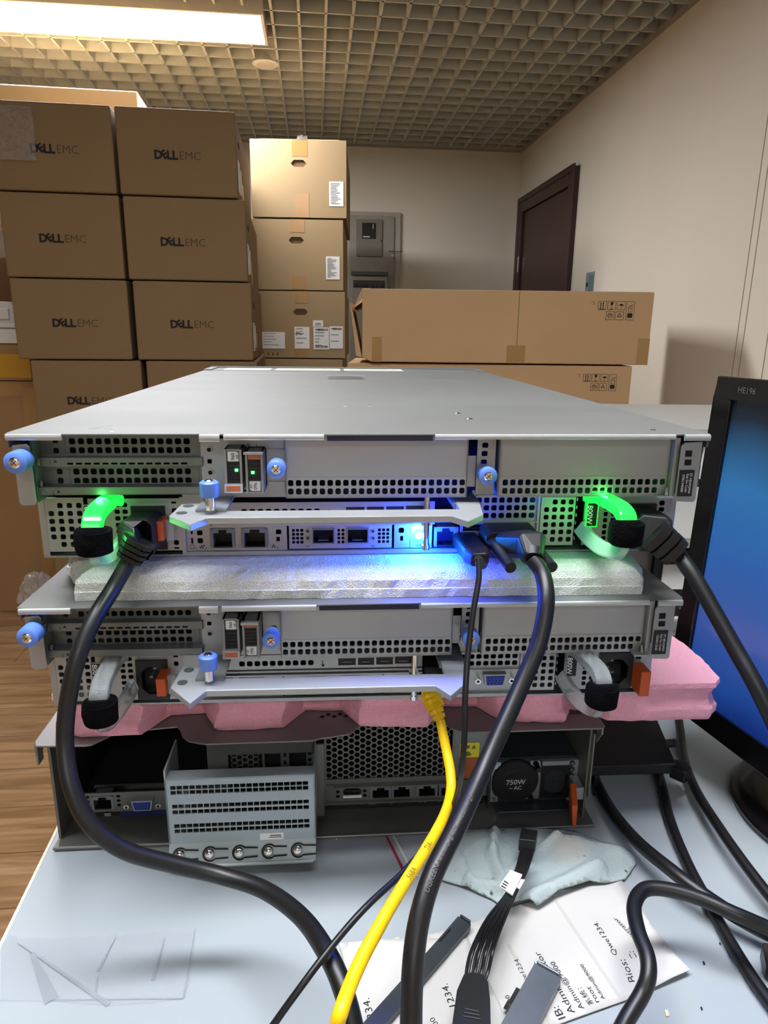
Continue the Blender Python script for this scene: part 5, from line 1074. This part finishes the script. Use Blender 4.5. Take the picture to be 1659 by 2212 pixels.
# label sheets
PAP = mat('label paper', 'c8c6c1', .6, noise=.02, nscale=60); PLINE = mat('gap between labels', 'bdbab4', .6)
def rsheet(name, label, outline, z, curl=(), **k): return blob(name, label, 'paper', outline, PAP, 0.0, z=z, res=14, rise=0, thick=.0003, folds=curl)
rsheet('label_sheet', 'large sheet of white printed login labels under the hook shaped cable', [(860, 2040), (1010, 2000), (1160, 1945), (1304, 1882), (1325, 1887), (1345, 1910), (1400, 1990), (1455, 2065), (1489, 2108), (1380, 2155), (1240, 2205), (1120, 2250), (1060, 2300), (900, 2340), (880, 2200)], .0016, curl=(((1489, 2108), (1440, 2125), .003, .012),))
rsheet('label_sheet', 'left sheet of white printed login labels on the stack of labels', [(733, 2048), (800, 2038), (1010, 2036), (1080, 2180), (1120, 2300), (790, 2330), (757, 2140)], .0034)
rsheet('label_sheet', 'lower sheet of labels peeping out under the left sheet', [(728, 2046), (742, 2044), (850, 2030), (858, 2022), (872, 2036), (900, 2060), (900, 2250), (785, 2330)], .0006)
def printed(b, x0, y0, x1, y1, body, hpx, z, bold=0):
    """text from pixel x0,y0 to x1,y1 (its baseline) laid on a sheet z over the table"""
    a = at(x0, y0, z=-.385+z); e = at(x1, y1, z=-.385+z); xd = (e-a).normalized(); yd = Vector((-xd.y, xd.x, 0)); vs, fs, bb = glyphs(body, bold); S = (e-a).length/(bb[1]-bb[0])
    i = len(b.v)
    for x, y in vs: q = a+xd*((x-bb[0])*S)+yd*(y*S*hpx*.8); b.v.append(tuple(q))
    for f in fs: b.f.append(tuple(i+q for q in f)); b.m.append(0)
sheets = [o for o in bpy.data.objects if o.name.startswith('label_sheet')]; sh1 = sheets[0]
kid = build_at
for (q0, q1) in (((1193, 1940), (1340, 2163)), ((1098, 2045), (1200, 2235)), ((950, 2130), (985, 2250))):
    a = at(*q0, z=-.385); e = at(*q1, z=-.385); t = (e-a).normalized(); n_ = Vector((-t.y, t.x, 0))*.0011; b = MB(); zz = TZ+.0021
    b.hexa([(*(a-n_).to_2d(), zz-.0002), (*(a+n_).to_2d(), zz-.0002), (*(e+n_).to_2d(), zz-.0002), (*(e-n_).to_2d(), zz-.0002), (*(a-n_).to_2d(), zz), (*(a+n_).to_2d(), zz), (*(e+n_).to_2d(), zz), (*(e-n_).to_2d(), zz)]); kid(b, 'label_gap', PLINE, sh1)
ZT = .00215
TX = [(1337, 2060, 1292, 1990, 'Qwe1234.'), (1200, 2120, 1121, 2066, 'Qwe1234.') , (1378, 2122, 1352, 2078, 'Bios:'), (1395, 2090, 1370, 2064, 'BMC:'), (1397, 2050, 1330, 1981, 'Administrator'), (1412, 2105, 1360, 2002, 'Admin@9000'), (1438, 2096, 1414, 2066, 'Adm'), (1450, 2088, 1436, 2060, '系统：'), (1462, 2087, 1447, 2060, 'root'),
      (1215, 2198, 1170, 2100, 'TB:' ), (1243, 2184, 1165, 2055, 'Administrator'), (1262, 2178, 1200, 2076, 'Admin@9000'), (1280, 2166, 1258, 2132, '系统：'), (1292, 2162, 1277, 2130, 'root'), (1307, 2156, 1258, 2081, 'Admin@9000')]
TX = [(1335, 2062, 1290, 1990, 'Qwe1234.'), (1150, 2138, 1118, 2068, 'Qwe1234.'), (1375, 2120, 1350, 2072, 'Bios:'), (1398, 2104, 1368, 2054, 'BMC:'), (1408, 2060, 1330, 1981, 'Administrator'), (1420, 2104, 1366, 2002, 'Admin@9000'), (1440, 2098, 1408, 2050, 'Admin'), (1456, 2090, 1426, 2056, '系统：'), (1464, 2086, 1446, 2058, 'root'),
      (1222, 2198, 1206, 2172, 'IB:'), (1243, 2187, 1165, 2055, 'Administrator'), (1263, 2178, 1197, 2076, 'Admin@9000'), (1283, 2168, 1255, 2132, '系统：'), (1295, 2164, 1275, 2130, 'root'), (1308, 2157, 1259, 2082, 'Admin@9000'),
      (1128, 2196, 1098, 2148, '@9000'), (1080, 2212, 1062, 2180, 'ne:')]
b = MB()
for q in TX: printed(b, *q, 1.0, ZT)
kid(b, 'printed_text', INK, sh1)
b = MB()
for q in ((866, 2207, 800+2, 2158, ''),): pass
printed(b, 812, 2208, 797, 2155, '1234.', 1.0, .0039); printed(b, 860, 2178, 846, 2152, 'or', 1.0, .0039); printed(b, 985, 2172, 966, 2124, '1234.', 1.0, .0039); printed(b, 948, 2212, 936, 2196, '00', 1.0, .0039)
kid(b, 'printed_text', INK, sheets[1])
# metal rail pieces
RAIL = mat('worn dark steel', '43494e', .35, .4, noise=.25, nscale=30)
def rail(label, pa, pb, w, z0, z1, m=RAIL, slot=True):
    a = at(*pa, z=-.385+z0); e = at(*pb, z=-.385+z0); t = (e-a).normalized(); L_ = (e-a).length; n_ = Vector((-t.y, t.x, 0)); r = thing('steel_rail', label, 'rail', Vector((a.x, a.y, TZ+z0)), atan2(t.y, t.x))
    b = MB(); b.box(0, L_, -w/2, w/2, z1-.0015, z1); b.box(0, L_, -w/2, -w/2+.0014, 0, z1); b.box(0, L_, w/2-.0014, w/2, 0, z1); b.box(-.0015, 0, -w/2+.001, w/2-.001, .001, z1+.0015)
    if slot: b.box(.012, .024, -w/2+.0012, -w/2+.0022, z1, z1+.0004, 1)
    b.build('rail_body', [m, HOLE], r, bevel=.0006); return r
rail('dark steel rail piece lying under the thick video cable', (1003, 2000), (790, 2245), .0098, .0045, .0045)
rr_ = rail('short grey steel rail at the bottom beside the black plug', (1182, 2112), (1105, 2260), .0170, .0030, .006, mat('grey zinc rail', '6d7479', .35, .4, noise=.2, nscale=30), False)
b = MB(); b.box(.02, .032, -.0115, -.0085, .001, .004); b.box(.03, .036, -.0125, -.0085, .002, .003); b.build('clip', CHROME, rr_)
# wire harness
r = local_root('wire_harness', 'black multi wire power adapter lead with a white tag and square connector', 'cable', at(1060, 2000, z=-.385))
hz_ = .020
wires = []
for k in range(8):
    o1 = (k % 4-1.5)*10+(k//4)*4; o2 = (k//4)*5
    cable(None, None, None, [(1138+o1*.75, 1832+o2, 'z', .026), (1125+o1*.7, 1880, 'z', .026), (1103+o1*.6, 1930, 'z', .024), (1068+o1*1.1, 1985+o2, 'z', .022), (1040+o1*1.4, 2050, 'z', .022+.001*k), (1028+o1*1.4, 2100, 'z', .021), (1020+o1*.8, 2145, 'z', .019)],   .0018, CABLE, n=5, verts=8, root=r, part='wire')
b = MB(); tslab(b, [(1119, 1838), (1155, 1842), (1160, 1818), (1125, 1812)], .019, .029); 
for k in range(5): tslab(b, [(1126+6.6*k, 1814+1.1*k), (1130.5+6.6*k, 1814.6+1.1*k), (1131.5+6.6*k, 1808+1.1*k), (1127+6.6*k, 1807+1.1*k)], .023, .029)
build_at(b, 'connector_block', BLK, r, bevel=.0006)
b = MB(); tslab(b, [(1078, 1917), (1102, 1882), (1128, 1892), (1107, 1936)], .027, .0282); tslab(b, [(1120, 1900), (1134, 1902), (1122, 1922), (1116, 1918)], .0262, .027); 
rd = random.Random(4)
for i in range(3): tslab(b, [(1082+3*i, 1914-5*i), (1083.5+3*i, 1912-5*i), (1093+3*i, 1918-5*i), (1092+3*i, 1920-5*i)], .0283, .0284, 1)
build_at(b, 'tag_label', [WHITEP, INK], r)
b = MB(); tslab(b, [(985, 2180), (1000, 2145), (1018, 2140), (1040, 2145), (1052, 2162), (1056, 2200), (1058, 2290), (970, 2290)], .010, .024)
for k in range(3): tslab(b, [(1004-2*k, 2178+8*k), (1004-2*k, 2180.5+8*k), (1034+2*k, 2187+8*k), (1034+2*k, 2184.5+8*k)], .0241, .0246, 1)
build_at(b, 'moulded_plug', [BLK, mat('dark grey rib', '3a3a3c', .5)], r, bevel=.0008)
# zip bag
b = MB(); rz = thing('zip_bag', 'small clear zip bag with a red seal line before the lowest server', 'bag', at(880, 1850, z=-.385))
tslab(b, [(822, 1790), (1005, 1765), (985, 1850), (905, 1895), (868, 1884)], .0004, .0012); build_at(b, 'bag_film', CRYST, rz)
b = MB(); tslab(b, [(824, 1790), (828, 1789), (874, 1878), (868, 1879)], .0014, .0018); build_at(b, 'red_seal', mat('red seal', 'a81f3c', .4), rz)
b = MB(); tslab(b, [(838, 1786), (841, 1785.5), (889, 1876), (885, 1877)], .0014, .0018); tslab(b, [(858, 1884), (880, 1877), (881, 1880), (862, 1887)], .0014, .002); build_at(b, 'white_seal', WHITEP, rz)
# clear film at the lower left
def film(name, label, outline, creases):
    r = thing(name, label, 'tape', at(200, 2090, z=-.385)); b = MB(); tslab(b, outline, .0004, .0008); build_at(b, 'film', mat('clear tape film', 'c3c9d0', .12, alpha=.16), r)
    for (p, q, w, h) in creases:
        a = at(*p, z=-.385); e = at(*q, z=-.385); t = (e-a).normalized(); n_ = Vector((-t.y, t.x, 0)); b = MB(); z0 = TZ+.0009
        b.face([a-n_*w*.3, e-n_*w, e+n_*w, a+n_*w*.3]); 
        b.v = [(x, y, z0+(h if k in (0, 3) else 0)) for k, (x, y, z) in enumerate(b.v)]; o = build_at(b, 'crease', mat('tape crease', 'aab0b8', .15, alpha=.45), r); s = o.modifiers.new('t', 'SOLIDIFY'); s.thickness = .0003
    return r
film('clear_tape', 'wide strip of wrinkled clear tape stuck to the table at the lower left', [(3, 2042), (22, 2018), (45, 2026), (140, 2025), (250, 2024), (350, 2013), (422, 2008), (420, 2050), (412, 2100), (408, 2130), (396, 2158), (330, 2166), (240, 2172), (170, 2168), (110, 2163), (0, 2162)],
     [((40, 2040), (235, 2172), .0015, .001), ((251, 2024), (212, 2100), .001, .001), ((355, 2030), (330, 2120), .0012, .001), ((70, 2065), (112, 2163), .004, .001), ((210, 2110), (205, 2145), .001, .001), ((422, 2008), (396, 2158), .0006, .0005), ((110, 2163), (395, 2158), .0004, .0003)])
# crumbs on the table
for k, (x, y, s_, m_) in enumerate(((1440, 2190, .0022, mat('cream flake', 'd8cfae', .7)), (727, 1812, .0012, WHITEP), (1520, 2082, .0012, INK), (1393, 1986, .0012, INK), (1515, 2180, .001, INK), (1555, 2040, .0009, INK), (30, 1620, .0009, INK))[:6]):
    p = at(x, y, z=-.385); b = MB(); b.prism([(p.x-s_*.5, p.y-s_), (p.x+s_*.4, p.y-s_*.8), (p.x+s_*.6, p.y+s_*.9), (p.x-s_*.3, p.y+s_*.8)], TZ+.0002, TZ+.0009, 'w')
    tag(b.build('scrap', m_, origin='auto'), ('cream coloured flake on the table near the lower right', 'tiny white chip on the table before the lowest server', 'small black speck on the table right of the labels', 'small black thread scrap left of the crossing cables', 'black speck at the bottom right of the table', 'tiny black speck between the cables at the right')[k], 'scrap')
